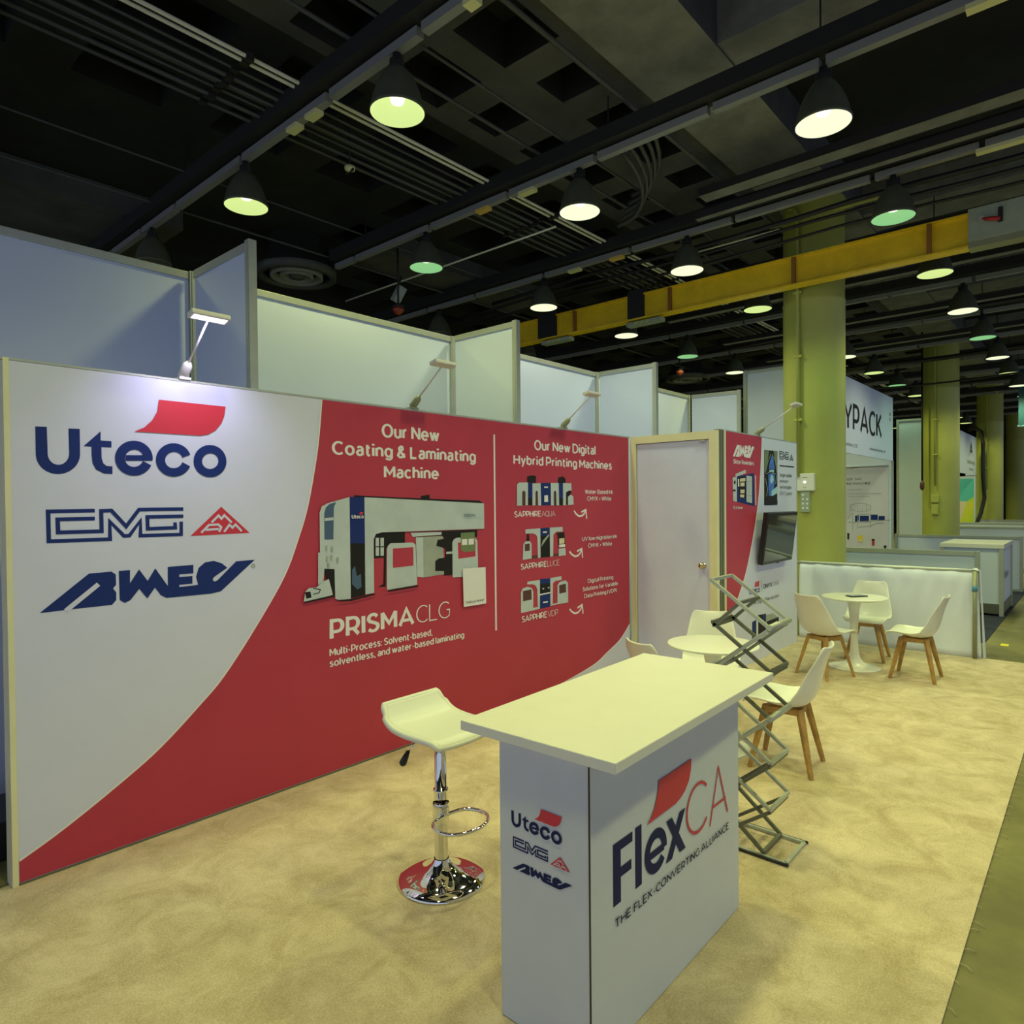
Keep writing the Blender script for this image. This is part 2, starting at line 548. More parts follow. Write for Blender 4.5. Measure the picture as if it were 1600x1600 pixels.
    G['('] = (0.16, [[(0.16, 1.05), (0.02, 0.7), (0.02, 0.2), (0.16, -0.15)]])
    G[')'] = (0.16, [[(0, 1.05), (0.14, 0.7), (0.14, 0.2), (0, -0.15)]])
    G['0'] = (0.66, [arc(0.33, 0.5, 0.33, 0.5, 0, 360, 20)])
    G['2'] = (0.58, [arc(0.29, 0.72, 0.28, 0.28, 165, -20, 9) + [(0.0, 0.0), (0.6, 0)]])
    G['3'] = (0.56, [[(0.04, 1), (0.54, 1), (0.26, 0.6)] + arc(0.28, 0.3, 0.28, 0.3, 80, -150, 10)])
    G['5'] = (0.56, [[(0.54, 1), (0.1, 1), (0.06, 0.56), (0.26, 0.6)] + arc(0.26, 0.3, 0.3, 0.3, 85, -150, 10)])
    G['7'] = (0.56, [[(0, 1), (0.58, 1), (0.2, 0)]])
    return G


GLY = _g()


def layout(txt, wt):
    """strokes of a line of lettering, capitals from 0 to 1; returns (strokes, width)"""
    x, out = 0.0, []
    for ch in txt:
        if ch == ' ':
            x += 0.30
            continue
        wd, st = GLY.get(ch, GLY['o'])
        for s in st:
            out.append([(x + wt / 2 + p[0], wt * 0.33 + p[1] * (1 - wt * 0.66)) for p in s])
        x += wd + wt + 0.065
    return out, x - 0.065


# =================================================================== SETTING
ZC = 5.55
struct('floor', B(-6, 50, -9, 17, -0.1, 0.0), 'concrete')
struct('wall_far', B(50, 50.2, -9, 17, 0, 7), 'hall_dark')
struct('wall_left', B(-6, 50, 17, 17.2, 0, 7), 'hall_dark')
cp = B(-2.5, 8.56, 0.384, 3.66, 0.0005, 0.009)
obj_c = obj('carpet', cp, 'carpet_beige')
tag(obj_c, 'beige mottled booth carpet with a cut edge beside the aisle', 'carpet')
bm = NB()
box(bm, 9.5, 15.6, 1.02, 3.1, 0.0005, 0.008)
tag(obj('carpet', bm, 'carpet_navy'), 'dark navy carpet behind the white draped barrier', 'carpet')
# loose threads along the carpet edge
bm = NB()
for i in range(26):
    x = 2.4 + i * 0.12 + random.uniform(-0.05, 0.05)
    l = random.uniform(0.015, 0.05)
    a = random.uniform(-0.6, 0.6)
    tube(bm, [(x, 0.388, 0.008), (x + l * 0.4 * a, 0.384 - l * 0.5, 0.012), (x + l * a, 0.384 - l, 0.003)], 0.0012, 4)
fr = obj('fringe', bm, 'carpet_beige', obj_c)
fr['kind'] = 'stuff'

# ceiling: waffle slab with square coffers, flat bands on the column line and across it
bm = NB()


def quad(bm, a, b, c, d, mi=0):
    f = bm.faces.new([bm.verts.new(p) for p in (a, b, c, d)])
    f.material_index = mi
    return f


def waffle(bm, x0, x1, y0, y1, px_, py_, fx, z, dz, mi, mi2):
    nx, ny = max(1, round((x1 - x0) / px_)), max(1, round((y1 - y0) / py_))
    cx, cy = (x1 - x0) / nx, (y1 - y0) / ny
    for i in range(nx):
        for j in range(ny):
            a, b = x0 + i * cx, y0 + j * cy
            hx, hy = cx * fx / 2, cy * fx / 2
            mx_, my_ = a + cx / 2, b + cy / 2
            O = [(a, b), (a + cx, b), (a + cx, b + cy), (a, b + cy)]
            ch = 0.22
            I = []
            for sx_, sy_ in ((-1, -1), (1, -1), (1, 1), (-1, 1)):
                I.append((mx_ + sx_ * hx, my_ + sy_ * hy))
            for k in range(4):
                k2 = (k + 1) % 4
                quad(bm, (*O[k], z), (*I[k], z), (*I[k2], z), (*O[k2], z), mi)
                quad(bm, (*I[k], z), (*I[k], z + dz), (*I[k2], z + dz), (*I[k2], z), mi2)
            quad(bm, *[(*p, z + dz) for p in I], mi2)


waffle(bm, -2, 4.6, 3.22, 5.0, 1.0, 0.9, 0.68, ZC, 0.4, 1, 0)
waffle(bm, 4.6, 50, 3.22, 5.0, 0.8, 0.9, 0.52, ZC, 0.4, 1, 0)
waffle(bm, -2, 5.3, 5.0, 7.0, 1.2, 1.0, 0.62, ZC, 0.4, 0, 0)
waffle(bm, 5.3, 50, 5.0, 17, 1.2, 1.2, 0.62, ZC, 0.4, 0, 0)
quad(bm, (-6, 7.0, ZC), (5.3, 7.0, ZC), (5.3, 17, ZC), (-6, 17, ZC), 0)
quad(bm, (-6, 2.436, ZC - 0.02), (50, 2.436, ZC - 0.02), (50, 3.22, ZC - 0.02), (-6, 3.22, ZC - 0.02), 2)
quad(bm, (-6, 2.436, ZC - 0.02), (-6, 2.436, ZC + 0.4), (50, 2.436, ZC + 0.4), (50, 2.436, ZC - 0.02), 1)
quad(bm, (-6, 3.22, ZC - 0.02), (-6, 3.22, ZC + 0.4), (50, 3.22, ZC + 0.4), (50, 3.22, ZC - 0.02), 1)
quad(bm, (-6, -9, ZC + 0.4), (50, -9, ZC + 0.4), (50, 2.436, ZC + 0.4), (-6, 2.436, ZC + 0.4), 0)
quad(bm, (-6, 3.22, ZC + 0.41), (50, 3.22, ZC + 0.41), (50, 17, ZC + 0.41), (-6, 17, ZC + 0.41), 0)
for k in range(0, 10):
    x = 5.42 + 4.57 * k
    box(bm, x, x + 0.72, -9, 2.435, ZC, ZC + 0.41, mi=2)
struct('ceiling', bm, ['ceiling_black', 'ceiling_waffle', 'ceiling_grey'])

# columns
for k in (1, 2, 3, 4, 5):
    cx = 9.14 * k
    bm = NB()
    lathe(bm, [(0.37, 0.0), (0.37, 4.22), (0.376, 4.24), (0.366, 4.27), (0.366, ZC - 0.02)], 40, cx, 2.81)
    c = struct('column', bm, 'column_green')
    if k <= 3:
        x = cx - 0.392
        yy = 2.81 + (0.07, 0.05, 0.04)[k - 1]
        bm = NB()
        zt = 5.35 if k == 1 else 5.2
        tube(bm, [(x, yy + 0.12, zt + 0.05), (x - 0.005, yy + 0.06, zt + 0.04), (x - 0.01, yy, zt - 0.06), (x - 0.012, yy, 2.0)], 0.022 if k == 1 else 0.018, 8)
        for z in (4.3, 3.5, 2.7):
            box(bm, x - 0.03, x + 0.02, yy - 0.05, yy + 0.05, z, z + 0.03)
        tag(obj('conduit_pipe', bm, 'column_green'),
            ('green conduit running down the big green column behind the wall-mounted screen', 'thin green conduit running down the second green column', 'thin green conduit on the third green column')[k - 1], 'pipe')
bm = B(8.735, 8.80, 2.69, 2.92, 1.815, 2.035, bev=0.012)
pb = thing('power_box', 'white electrical box with small round light on the big green column', 'electrical box')
obj('housing', bm, 'box_grey' if False else 'plastic_white', pb)
bm = NB()
tube(bm, [(8.737, 2.80, 1.925), (8.728, 2.80, 1.925)], 0.014, 12)
obj('indicator_light', bm, 'indicator', pb)
pl_c = Plane((8.735, 0, 0), (0, -1, 0))
a_ = Art(pl_c)
a_.stroke([(-2.83, 1.985), (-2.77, 1.985)], 0.012, 'print_grey')
a_.stroke([(-2.82, 1.865), (-2.80, 1.855), (-2.78, 1.865)], 0.006, 'print_grey')
a_.done('lettering', pb)
ob = thing('outlet_plate', 'perforated grey-green outlet plate under the white electrical box', 'outlet')
obj('plate', B(8.745, 8.80, 2.745, 2.855, 1.55, 1.812, bev=0.004), 'box_grey', ob)
for i in range(4):
    for j in range(2):
        if (i + j) % 2 == 0 or i < 3:
            bm = NB()
            tube(bm, [(8.747, 2.775 + 0.05 * j, 1.60 + 0.055 * i), (8.742, 2.775 + 0.05 * j, 1.60 + 0.055 * i)], 0.014, 10)
            obj('socket', bm, 'print_white', ob)
b2 = thing('switch_box', 'small green switch box low on the second green column', 'electrical box')
obj('housing', B(17.86, 17.95, 2.78, 2.94, 1.62, 1.78, bev=0.01), 'column_green', b2)
obj('cover', B(17.85, 17.95, 2.80, 2.93, 1.35, 1.57, bev=0.01), 'column_green', b2)
bm = NB()
tube(bm, [(17.8, 3.10, ZC), (17.8, 3.10, 3.5), (17.8, 3.10, 2.1)], 0.02, 6)
hc = thing('hanging_cable', 'thin black cable hanging straight down beside the second green column', 'cable')
obj('cable', bm, 'cable_black', hc)
bm = NB()
lathe(bm, [(0.02, 1.9), (0.045, 1.95), (0.045, 2.06), (0.02, 2.12)], 10, 17.8, 3.10, True, True)
obj('plug', bm, 'print_brown', hc)
bm = NB()
tube(bm, [(26.9, 3.35, 4.0), (26.8, 3.12, 4.02), (26.75, 2.98, 3.9), (26.72, 2.92, 3.5), (26.7, 2.92, 2.5), (26.7, 2.88, 1.7), (26.6, 2.97, 1.2), (26.5, 3.1, 0.8), (26.45, 3.15, 0.06)], 0.06, 8)
tag(obj('hose', bm, 'cable_black'), 'thick black hose draped down the third green column', 'hose')

# =================================================================== CEILING SERVICES
ROWS = [3.16 + 2.283 * k for k in range(0, 14)]
LY = [1.60, 3.88, 6.17, 8.45]
ZR = 4.57


def make_lamp(kind):
    t = thing('pendant_lamp', '', 'lamp')
    bm = lathe(NB(), [(0.198, 0.0), (0.204, 0.004), (0.203, 0.022), (0.192, 0.05), (0.178, 0.11), (0.158, 0.17), (0.130, 0.23), (0.095, 0.285), (0.066, 0.318), (0.05, 0.325)], 36, cap1=True)
    obj('shade', bm, 'shade_dark', t)
    bm = lathe(NB(), [(0.197, 0.002), (0.183, 0.06), (0.160, 0.13), (0.120, 0.20), (0.06, 0.245), (0.0005, 0.25)], 36)
    obj('reflector', bm, 'reflector_' + kind, t)
    if kind != 'off':
        bm = lathe(NB(), [(0.001, 0.06), (0.045, 0.075), (0.06, 0.12), (0.045, 0.18), (0.025, 0.22), (0.001, 0.225)], 16)
        obj('bulb', bm, 'bulb_' + kind, t)
    bm = lathe(NB(), [(0.055, 0.325), (0.055, 0.38), (0.03, 0.40), (0.03, 0.43)], 16, cap1=True)
    box(bm, -0.012, 0.012, -0.06, -0.045, 0.30, 0.40)
    box(bm, -0.012, 0.012, 0.045, 0.06, 0.30, 0.40)
    obj('fitting', bm, 'track_black', t)
    if kind != 'off':
        ld = bpy.data.lights.new('pendant_light', 'SPOT')
        ld.energy = PENDANT_W * {'y': 1.0, 'g': 0.8, 'w': 1.05}[kind]
        ld.color = PENDANT_COL[kind]
        ld.spot_size = math.radians(128)
        ld.spot_blend = 0.7
        ld.shadow_soft_size = 0.13
        lo = bpy.data.objects.new('lamp_light', ld)
        COL.objects.link(lo)
        lo.parent = t
        lo.location = (0, 0, -0.01)
    return t


ORD = ['first', 'second', 'third', 'fourth', 'fifth', 'sixth', 'seventh', 'eighth', 'ninth', 'tenth', 'eleventh', 'twelfth', 'thirteenth', 'fourteenth']
protos = {}
KIND = {(2, 0): 'g', (5, 0): 'g', (4, 2): 'g', (7, 1): 'g', (0, 2): 'y', (0, 1): 'y', (1, 2): 'g', (1, 1): 'w', (1, 0): 'w', (2, 1): 'w', (3, 2): 'w', (5, 2): 'w', (5, 1): 'w', (6, 0): 'w'}
POSW = {-2: 'far out over the aisle', -1: 'over the aisle', 0: 'aisle side of the columns', 1: 'above the booth wall line', 2: 'beyond the white panels', 3: 'deep behind the white panels'}


def put_lamp(kind, x, y, label):
    if kind not in protos:
        t = make_lamp(kind)
        protos[kind] = t
        t.location = (x, y, ZR)
        t['label'] = label
        t['group'] = 'bell pendant lamps'
        return t
    return copy_tree(protos[kind], (x, y, ZR), 0, label, 'bell pendant lamps')


def in_frame(p, mx=20):
    q = Vector(p) - CAM
    z = q.dot(fw)
    if z < 0.3:
        return False
    return -mx < 800 + FPX * q.dot(R0) / z < 1600 + mx and -mx < 800 + FPX * q.dot(D0) / z < 1600 + mx


for k in range(14):
    for j in range(4):
        x, y = ROWS[k], LY[j]
        if j == 3:
            if k in (0, 2, 3):
                put_lamp('off', x, y, 'unlit black bell pendant lamp on the %s ceiling track, deep behind the white panels' % ORD[k])
            continue
        if not in_frame((x, y, ZR + 0.2)):
            continue
        kd = KIND.get((k, j), 'y' if (k * 3 + j) % 4 else 'w')
        cw = {'y': 'yellow-lit', 'g': 'green-lit', 'w': 'white-lit'}[kd]
        put_lamp(kd, x, y, '%s bell pendant lamp on the %s ceiling track, %s' % (cw, ORD[k], POSW[j]))
# the same lamps carry on over the aisle and behind the photographer
for k, y, nm in ((0, 1.60, 'above the counter'), (1, -0.68, 'over the aisle'), (2, -0.68, 'over the aisle'), (3, -0.68, 'over the aisle'), (0, -0.68, 'over the aisle')):
    put_lamp('y', ROWS[k], y, 'yellow-lit bell pendant lamp on the %s ceiling track, %s' % (ORD[k], nm))
for y, nm in ((-0.68, 'over the aisle'), (1.60, 'near the booth front'), (6.17, 'behind the tall white panels')):
    put_lamp('y', 0.88, y, 'yellow-lit bell pendant lamp on the track before the first, %s' % nm)

# lighting tracks
for k in range(-1, 14):
    x = ROWS[k] if k >= 0 else 0.88
    t = thing('lighting_track', 'dark ceiling track carrying the %s row of bell lamps' % ORD[k] if k >= 0 else 'dark ceiling track over the white end of the graphic wall', 'ceiling track', (x, 0, 0), 0, 'lighting tracks')
    bm = NB()
    y = -3.0
    ye = 8.05 if k in (1, 6) else 10.5
    while y < ye - 0.1:
        l = random.uniform(0.85, 1.5)
        box(bm, -0.035, 0.035, y, min(y + l, ye), ZR + 0.432, ZR + 0.50)
        y += l + 0.05
    obj('rail', bm, 'track_grey', t)
    obj('upper_channel', B(-0.13, 0.05, -3.0, ye, ZR + 0.52, ZR + 0.66), 'track_black', t)
    for y in [-0.3 + 1.9 * i for i in range(5)] if k < 9 else []:
        obj('hanger_rod', tube(NB(), [(-0.06, y, ZR + 0.66), (-0.06, y, ZC - 0.02)], 0.007, 5), 'track_black', t)
    lab = {0: [(5.28, .16, 0), (4.98, .16, 0), (3.10, .1, 0), (2.55, .1, 0)], 1: [(5.20, .18, 1), (4.55, .2, 0), (0.48, .42, 0)], 2: [(5.6, .2, 0), (4.9, .2, 1), (0.65, .5, 0)], 3: [(4.4, .25, 0)]}.get(k, [])
    for (yy, l, c) in lab:
        obj('label_plate', B(-0.042, 0.042, yy - l / 2, yy + l / 2, ZR + 0.395, ZR + 0.43), ('label_pale', 'label_orange')[c], t)

# cable tray along the third row and beyond
for (x, y0, y1, wd, z, nm) in ((7.15, -3, 3.4, 0.20, 5.12, 'wide grey cable tray crossing above the big green column'), (7.42, -3, 3.6, 0.10, 5.02, 'narrow grey cable tray beside the wide one above the big green column'),
                               (11.2, -3, 6.0, 0.16, 5.0, 'grey cable tray crossing behind the big green column'), (13.6, -3, 6.0, 0.16, 5.0, 'grey cable tray crossing between the first two green columns'), (16.0, -3, 6.0, 0.18, 5.0, 'grey cable tray crossing just before the second green column')):
    t = thing('cable_tray', nm, 'cable tray', (x, 0, z))
    bm = NB()
    box(bm, -wd / 2, wd / 2, y0, y1, 0, 0.012)
    obj('tray_base', bm, 'ceiling_grey', t)
    bm = NB()
    box(bm, -wd / 2 - 0.01, -wd / 2, y0, y1, -0.005, 0.08)
    obj('side_flange', bm, 'track_black', t)
    bm = NB()
    box(bm, wd / 2, wd / 2 + 0.01, y0, y1, -0.005, 0.08)
    obj('side_flange', bm, 'track_black', t)

# pipes running along the hall
PIPES = [(5.00, 5.20, 0.016, 'pipe_pale', 'pale conduit pipe, outer one of the bright pair along the hall'), (5.07, 5.20, 0.016, 'pipe_pale', 'pale conduit pipe, inner one of the bright pair along the hall')]
for i, y in enumerate((5.24, 5.34, 5.42, 5.50, 5.56, 5.66, 5.74, 5.82)):
    PIPES.append((y, 5.22 - 0.02 * (i % 3), 0.013 + 0.006 * (i % 2), 'pipe_grey', 'grey conduit pipe, %s of the bundle along the hall' % ORD[i]))
for (y, z, r, m, lb) in PIPES:
    bm = tube(NB(), [(-2, y, z), (10, y, z), (22, y, z), (34, y, z)], r, 8)
    t = thing('conduit_pipe', lb, 'pipe', group='conduit pipes along the hall')
    obj('pipe', bm, m, t)
    for x in (2.6, 6.5, 9.6, 14.2):
        obj('clamp', B(x - 0.03, x + 0.03, y - r - 0.012, y + r + 0.012, z - r - 0.012, z + r + 0.012), 'track_black', t)
for (y, z, r, m, lb) in ((3.32, 5.42, 0.022, 'pipe_grey', 'grey pipe along the edge of the pale ceiling band'), (4.02, 5.30, 0.014, 'pipe_grey', 'thin grey pipe under the square ceiling coffers'), (4.40, 5.33, 0.018, 'pipe_grey', 'grey pipe under the outer row of ceiling coffers'),
                         (7.3, 5.25, 0.012, 'pipe_grey', 'thin grey pipe over the white panels'), (8.2, 5.2, 0.015, 'pipe_grey', 'grey pipe furthest behind the white panels')):
    bm = tube(NB(), [(-2, y, z), (12, y, z), (34, y, z)], r, 8)
    tag(obj('ceiling_pipe', bm, m), lb, 'pipe')
# pipes crossing the hall
for (x, y0, y1, z, r, m, lb) in ((6.38, 4.9, 9.2, 5.0, 0.012, 'pipe_pale', 'pale thin pipe crossing above the white panels'), (8.3, 2.95, 4.2, 5.0, 0.014, 'pipe_pale', 'short pale pipe ending at the big green column'),
                                (8.95, 2.0, 3.3, 5.32, 0.03, 'column_green', 'green pipe fixed across the top of the big green column')):
    bm = tube(NB(), [(x, y0, z), (x, (y0 + y1) / 2, z), (x, y1, z)], r, 8)
    tag(obj('ceiling_pipe', bm, m), lb, 'pipe')
for i, (x, y0, y1, z, r, lb) in enumerate(((8.05, -2, 7.5, 5.02, 0.03, 'thick black cable crossing above the yellow beam'), (8.15, -2, 8.5, 4.95, 0.022, 'black cable sagging just above the yellow beam'), (8.3, -2, 8.0, 4.86, 0.018, 'thin black cable sagging close over the yellow beam'),
                                           (7.95, -2, 9, 5.12, 0.025, 'black cable highest above the yellow beam'), (12.8, -2, 6, 4.75, 0.03, 'black cable crossing behind the yellow beam'), (17.6, -2, 6, 4.9, 0.05, 'black cable crossing in front of the second green column'),
                                           (17.6, -2, 6, 4.35, 0.02, 'sagging black cable lower in front of the second green column'))):
    n = 14
    pts = [(x + 0.03 * math.sin(i + 3 * s / n), y0 + (y1 - y0) * s / n, z - 0.05 * math.sin(PI * ((s * 2.5 / n) % 1))) for s in range(n + 1)]
    tag(obj('power_cable', tube(NB(), pts, r, 8), 'cable_black'), lb, 'cable')
# flexible ducts curling beside the second track
for i in range(5):
    pts = []
    for s in range(9):
        a = s / 8 * PI / 2
        pts.append((5.7 + 1.1 * math.sin(a) + 0.05 * i, 3.35 + 0.08 * i + 0.75 * (1 - math.cos(a)), 5.46 - 0.05 * i - 0.2 * math.sin(a)))
    tag(obj('flexible_conduit', tube(NB(), pts, 0.022, 8), 'pipe_grey'), 'curved grey flexible conduit, %s of five beside the square coffers' % ORD[i], 'conduit', 'curved flexible conduits')
# round air diffusers
for (x, y, z, r, lb) in ((5.25, 8.78, 5.0, 0.56, 'large round dark ceiling air diffuser above the white panels'), (16.9, 8.5, 5.0, 0.6, 'round dark ceiling air diffuser far behind the white panels')):
    t = thing('air_diffuser', lb, 'vent', (x, y, z))
    obj('outer_ring', lathe(NB(), [(r, 0.1), (r, 0.0), (r * 0.86, -0.01), (r * 0.80, 0.08), (r, 0.1)], 40), 'pipe_grey', t)
    obj('middle_ring', lathe(NB(), [(r * 0.66, 0.09), (r * 0.66, 0.0), (r * 0.60, -0.01), (r * 0.52, 0.08)], 40), 'track_grey', t)
    obj('inner_ring', lathe(NB(), [(r * 0.42, 0.09), (r * 0.42, 0.0), (r * 0.36, -0.01), (r * 0.28, 0.08)], 40), 'track_grey', t)
    obj('centre_cap', lathe(NB(), [(r * 0.2, 0.09), (r * 0.2, 0.0), (0.01, -0.02)], 32, cap1=True), 'pipe_grey', t)
    obj('neck', lathe(NB(), [(r * 0.9, 0.1), (r * 0.7, 0.3), (r * 0.7, 0.545)], 32), 'ceiling_black', t)
tag(obj('air_duct', B(-2, 3.7, 8.9, 10.4, 5.26, 5.54), 'ceiling_waffle'), 'dark rectangular air duct above the tall white panels', 'duct')
tag(obj('air_duct', B(5.8, 9.4, 7.5, 8.3, 5.26, 5.54), 'ceiling_waffle'), 'dark rectangular air duct beyond the hanging red sprinkler', 'duct')
# hanging sprinkler heads, speakers
for (x, y, z, lb) in ((6.0, 7.4, 4.42, 'small red sprinkler head on a black drop rod above the white panels'), (12.6, 6.5, 4.35, 'small red sprinkler head on a drop rod far behind the panels')):
    t = thing('sprinkler', lb, 'sprinkler', (x, y, z))
    obj('drop_rod', tube(NB(), [(0, 0, 0.03), (0, 0, ZC - z)], 0.014, 6), 'track_black', t)
    obj('head', lathe(NB(), [(0.01, -0.07), (0.05, -0.05), (0.085, 0.0), (0.07, 0.03), (0.015, 0.06)], 12, cap0=True), 'sprinkler_red', t)
    obj('escutcheon', lathe(NB(), [(0.03, 0.03), (0.09, 0.05), (0.03, 0.09)], 12), 'track_black', t)
t = thing('ceiling_speaker', 'small grey spotlight box tilted under the ceiling near the sprinkler', 'speaker', (6.2, 7.62, 4.75))
obj('body', B(-0.06, 0.06, -0.05, 0.05, -0.14, 0.1, bev=0.01), 'print_grey', t, rot=(0.4, 0.3, 0))
obj('bracket', tube(NB(), [(0, 0, 0.08), (0.03, 0.0, 0.25)], 0.012, 6), 'track_black', t)
t = thing('smoke_detector', 'small pale round detector beside the first lamp row', 'detector', (3.95, 5.6, 5.02))
obj('half_shell', lathe(NB(), [(0.055, 0.03), (0.05, 0.0), (0.01, -0.02)], 16, cap0=True, cap1=True), 'label_pale', t)
obj('slot', B(-0.008, 0.008, -0.06, 0.06, -0.024, 0.0), 'track_black', t)
obj('stem', tube(NB(), [(0, 0, 0.03), (0, 0, ZC - 5.02)], 0.008, 6), 'track_black', t)

# yellow crane beam with its boxes
t = thing('crane_beam', 'long yellow steel beam crossing in front of the big green column', 'beam', (8.58, 0, 0))
obj('web', B(-0.012, 0.012, 1.05, 8.2, 4.37, 4.70), 'beam_yellow', t)
obj('bottom_flange', B(-0.075, 0.075, 1.05, 8.2, 4.345, 4.372, bev=0.004), 'beam_yellow', t)
obj('top_flange', B(-0.05, 0.05, 1.05, 8.2, 4.70, 4.72), 'beam_yellow', t)
for y in (6.2, 4.55, 2.86, 1.42):
    obj('stiffener', B(-0.07, -0.013, y - 0.02, y + 0.02, 4.37, 4.70), 'rust', t)
for y, l in ((6.75, 0.36), (5.10, 0.26)):
    obj('splice_cover', B(-0.06, -0.013, y - l / 2, y + l / 2, 4.375, 4.78), 'track_black', t)
t = thing('switch_cabinet', 'long grey-green switch cabinet with red lever at the yellow beam end', 'electrical box', (8.58, 0, 0))
obj('housing', B(-0.10, 0.12, -1.2, 1.06, 4.40, 4.74, bev=0.008), 'box_grey', t)
obj('lower_rail', B(-0.085, 0.10, -1.2, 1.06, 4.335, 4.40), 'olive_frame', t)
bm = NB()
tube(bm, [(-0.10, 0.94, 4.60), (-0.135, 0.94, 4.60)], 0.03, 12)
obj('pivot', bm, 'aluminium', t)
obj('lever', tube(NB(), [(-0.13, 0.93, 4.595), (-0.14, 0.86, 4.575), (-0.14, 0.78, 4.555)], [0.012, 0.022, 0.02], 10), 'handle_red', t)
obj('latch_bar', B(-0.125, -0.10, 0.76, 0.80, 4.53, 4.68, bev=0.004), 'track_black', t)
a_ = Art(Plane((8.48 - 0.006, 0, 0), (0, -1, 0)))
a_.text_uv('200', -0.98, 4.352, 0.26, 0.04, 'sticker_yellow', 0.24)
a_.done('lettering', t)
for (x, y, lb) in ((8.55, 6.55, 'green-white strip light hung under the yellow beam, nearest the white panels'), (8.55, 4.95, 'green-white strip light hung under the middle of the yellow beam')):
    t = thing('strip_light', lb, 'light', (x, y, 4.26))
    obj('casing', B(-0.07, 0.07, -0.28, 0.28, 0.0, 0.055, bev=0.006), 'box_grey', t)
    a_ = Art(Plane((x - 0.071, 0, 0), (0, -1, 0)))
    for i in range(3):
        a_.stroke([(-y - 0.14 + 0.09 * i, 4.275), (-y - 0.08 + 0.09 * i, 4.30)], 0.02, 'print_lime')
    p = a_.done('marking', t)
    p.location = (-x, -y, -4.26)


# =================================================================== SHELL-SCHEME PANELS BEHIND
def panel(name, p0, p1, h, label, cat='partition panel', posts=(1, 1), group=None, z0=0.0, rail=0.05, th=0.012, m='panel_white', fm='aluminium', pw=0.05):
    p0, p1 = Vector((*p0, 0)), Vector((*p1, 0))
    d = p1 - p0
    L = d.length
    t = thing(name, label, cat, p0, math.atan2(d.y, d.x), group)
    obj('infill', B(0.03, L - 0.03, -th / 2, th / 2, z0 + 0.02, h - 0.01), m, t)
    obj('top_rail', B(0.027, L - 0.027, -0.018, 0.018, h - rail, h, bev=0.003), fm, t)
    obj('bottom_rail', B(0.027, L - 0.027, -0.018, 0.018, z0, z0 + rail), fm, t)
    for i, x in enumerate((0.0, L)):
        if posts[i]:
            bm = B(x - pw / 2, x + pw / 2, -0.025, 0.025, 0, h + 0.006)
            box(bm, x - 0.012, x + 0.012, -0.028, 0.028, 0, h + 0.003)
            obj('post', bm, fm, t)
    return t


XB = [-0.46, 2.0, 4.44, 6.88, 9.33]
YB = 4.68
for i in range(4):
    panel('room_divider', (XB[i], YB), (XB[i + 1], YB), 3.295, 'tall white back panel, %s bay behind the graphic wall' % ORD[i], group='tall white back panels', posts=(0, 1))
for i in (1, 2, 3):
    panel('room_divider', (XB[i], YB - 0.03), (XB[i], 3.86), 3.295, 'short white divider panel with metal end post, %s behind the graphic wall' % ORD[i - 1], group='short white dividers', posts=(0, 1))
panel('room_divider', (9.33, YB - 0.03), (9.42, 3.93), 3.295, 'short white divider panel beyond the store room', posts=(0, 1))
panel('room_divider', (9.66, 3.93), (9.66, 2.95), 3.60, 'taller white panel standing behind the big green column', posts=(1, 0))
tag(obj('equipment_case', B(0.45, 0.86, 3.95, 4.35, 0.0, 0.19, bev=0.01), 'black_plastic'), 'low black case on the floor behind the graphic wall end', 'case')

# low partitions, counter and booths along the aisle beyond
panel('low_divider', (10.45, 3.0), (10.45, 1.20), 1.01, 'waist-high white panel just behind the draped barrier', posts=(0, 1), rail=0.06)
panel('low_divider', (15.1, 3.08), (15.1, 1.08), 1.0, 'waist-high white panel behind the white display counter', posts=(1, 1), rail=0.05)
panel('low_divider', (19.6, 3.0), (19.6, 1.1), 1.02, 'waist-high white panel beyond the second green column', posts=(0, 1))
panel('low_divider', (23.0, 3.1), (23.0, 1.2), 1.02, 'waist-high white panel before the green and teal poster', posts=(0, 1))
panel('low_divider', (27.0, 3.1), (27.0, 1.2), 1.0, 'waist-high white panel level with the third green column', posts=(0, 1))
t = thing('display_counter', 'white display counter with aluminium frame standing by the aisle', 'counter', (11.75, 1.05, 0.008))
obj('body', B(0.02, 1.28, 0.02, 0.74, 0.17, 0.97), 'panel_white', t)
obj('counter_top', B(-0.01, 1.31, -0.01, 0.77, 0.97, 1.03, bev=0.004), 'top_white', t)
for x in (0.02, 1.28):
    for y in (0.02, 0.74):
        obj('post', B(x - 0.025, x + 0.025, y - 0.025, y + 0.025, 0, 0.97), 'aluminium', t)
obj('kick_rail', B(0.0, 1.30, 0.0, 0.76, 0.03, 0.17), 'aluminium_dark', t)
a_ = Art(Plane((11.75 + 0, 1.05 - 0.006, 0), (1, 0, 0)), base=0.0)
for i in range(4):
    a_.stroke([(0.25 + 0.12 * i, 0.52), (0.25 + 0.12 * i, 0.63)], 0.03, 'print_black')
    a_.stroke([(0.28 + 0.12 * i, 0.53 + 0.03 * (i % 2)), (0.33 + 0.12 * i, 0.60)], 0.025, 'print_black')
p = a_.done('lettering', t)
p.location = (-11.75, -1.05, 0)


def header_booth(x0, x1, y, name, label, posters):
    t = thing('booth_header', label, 'booth sign', (0, 0, 0))
    obj('fascia', B(x0, x1, y, y + 0.03, 2.46, 3.70), 'panel_white', t)
    obj('fascia_end', B(x1 - 0.015, x1, y + 0.031, y + 0.30, 2.46, 3.68), 'panel_white', t)
    obj('corner_post', B(x1 - 0.05, x1 + 0.01, y - 0.01, y + 0.05, 0, 2.46), 'aluminium', t)
    return t


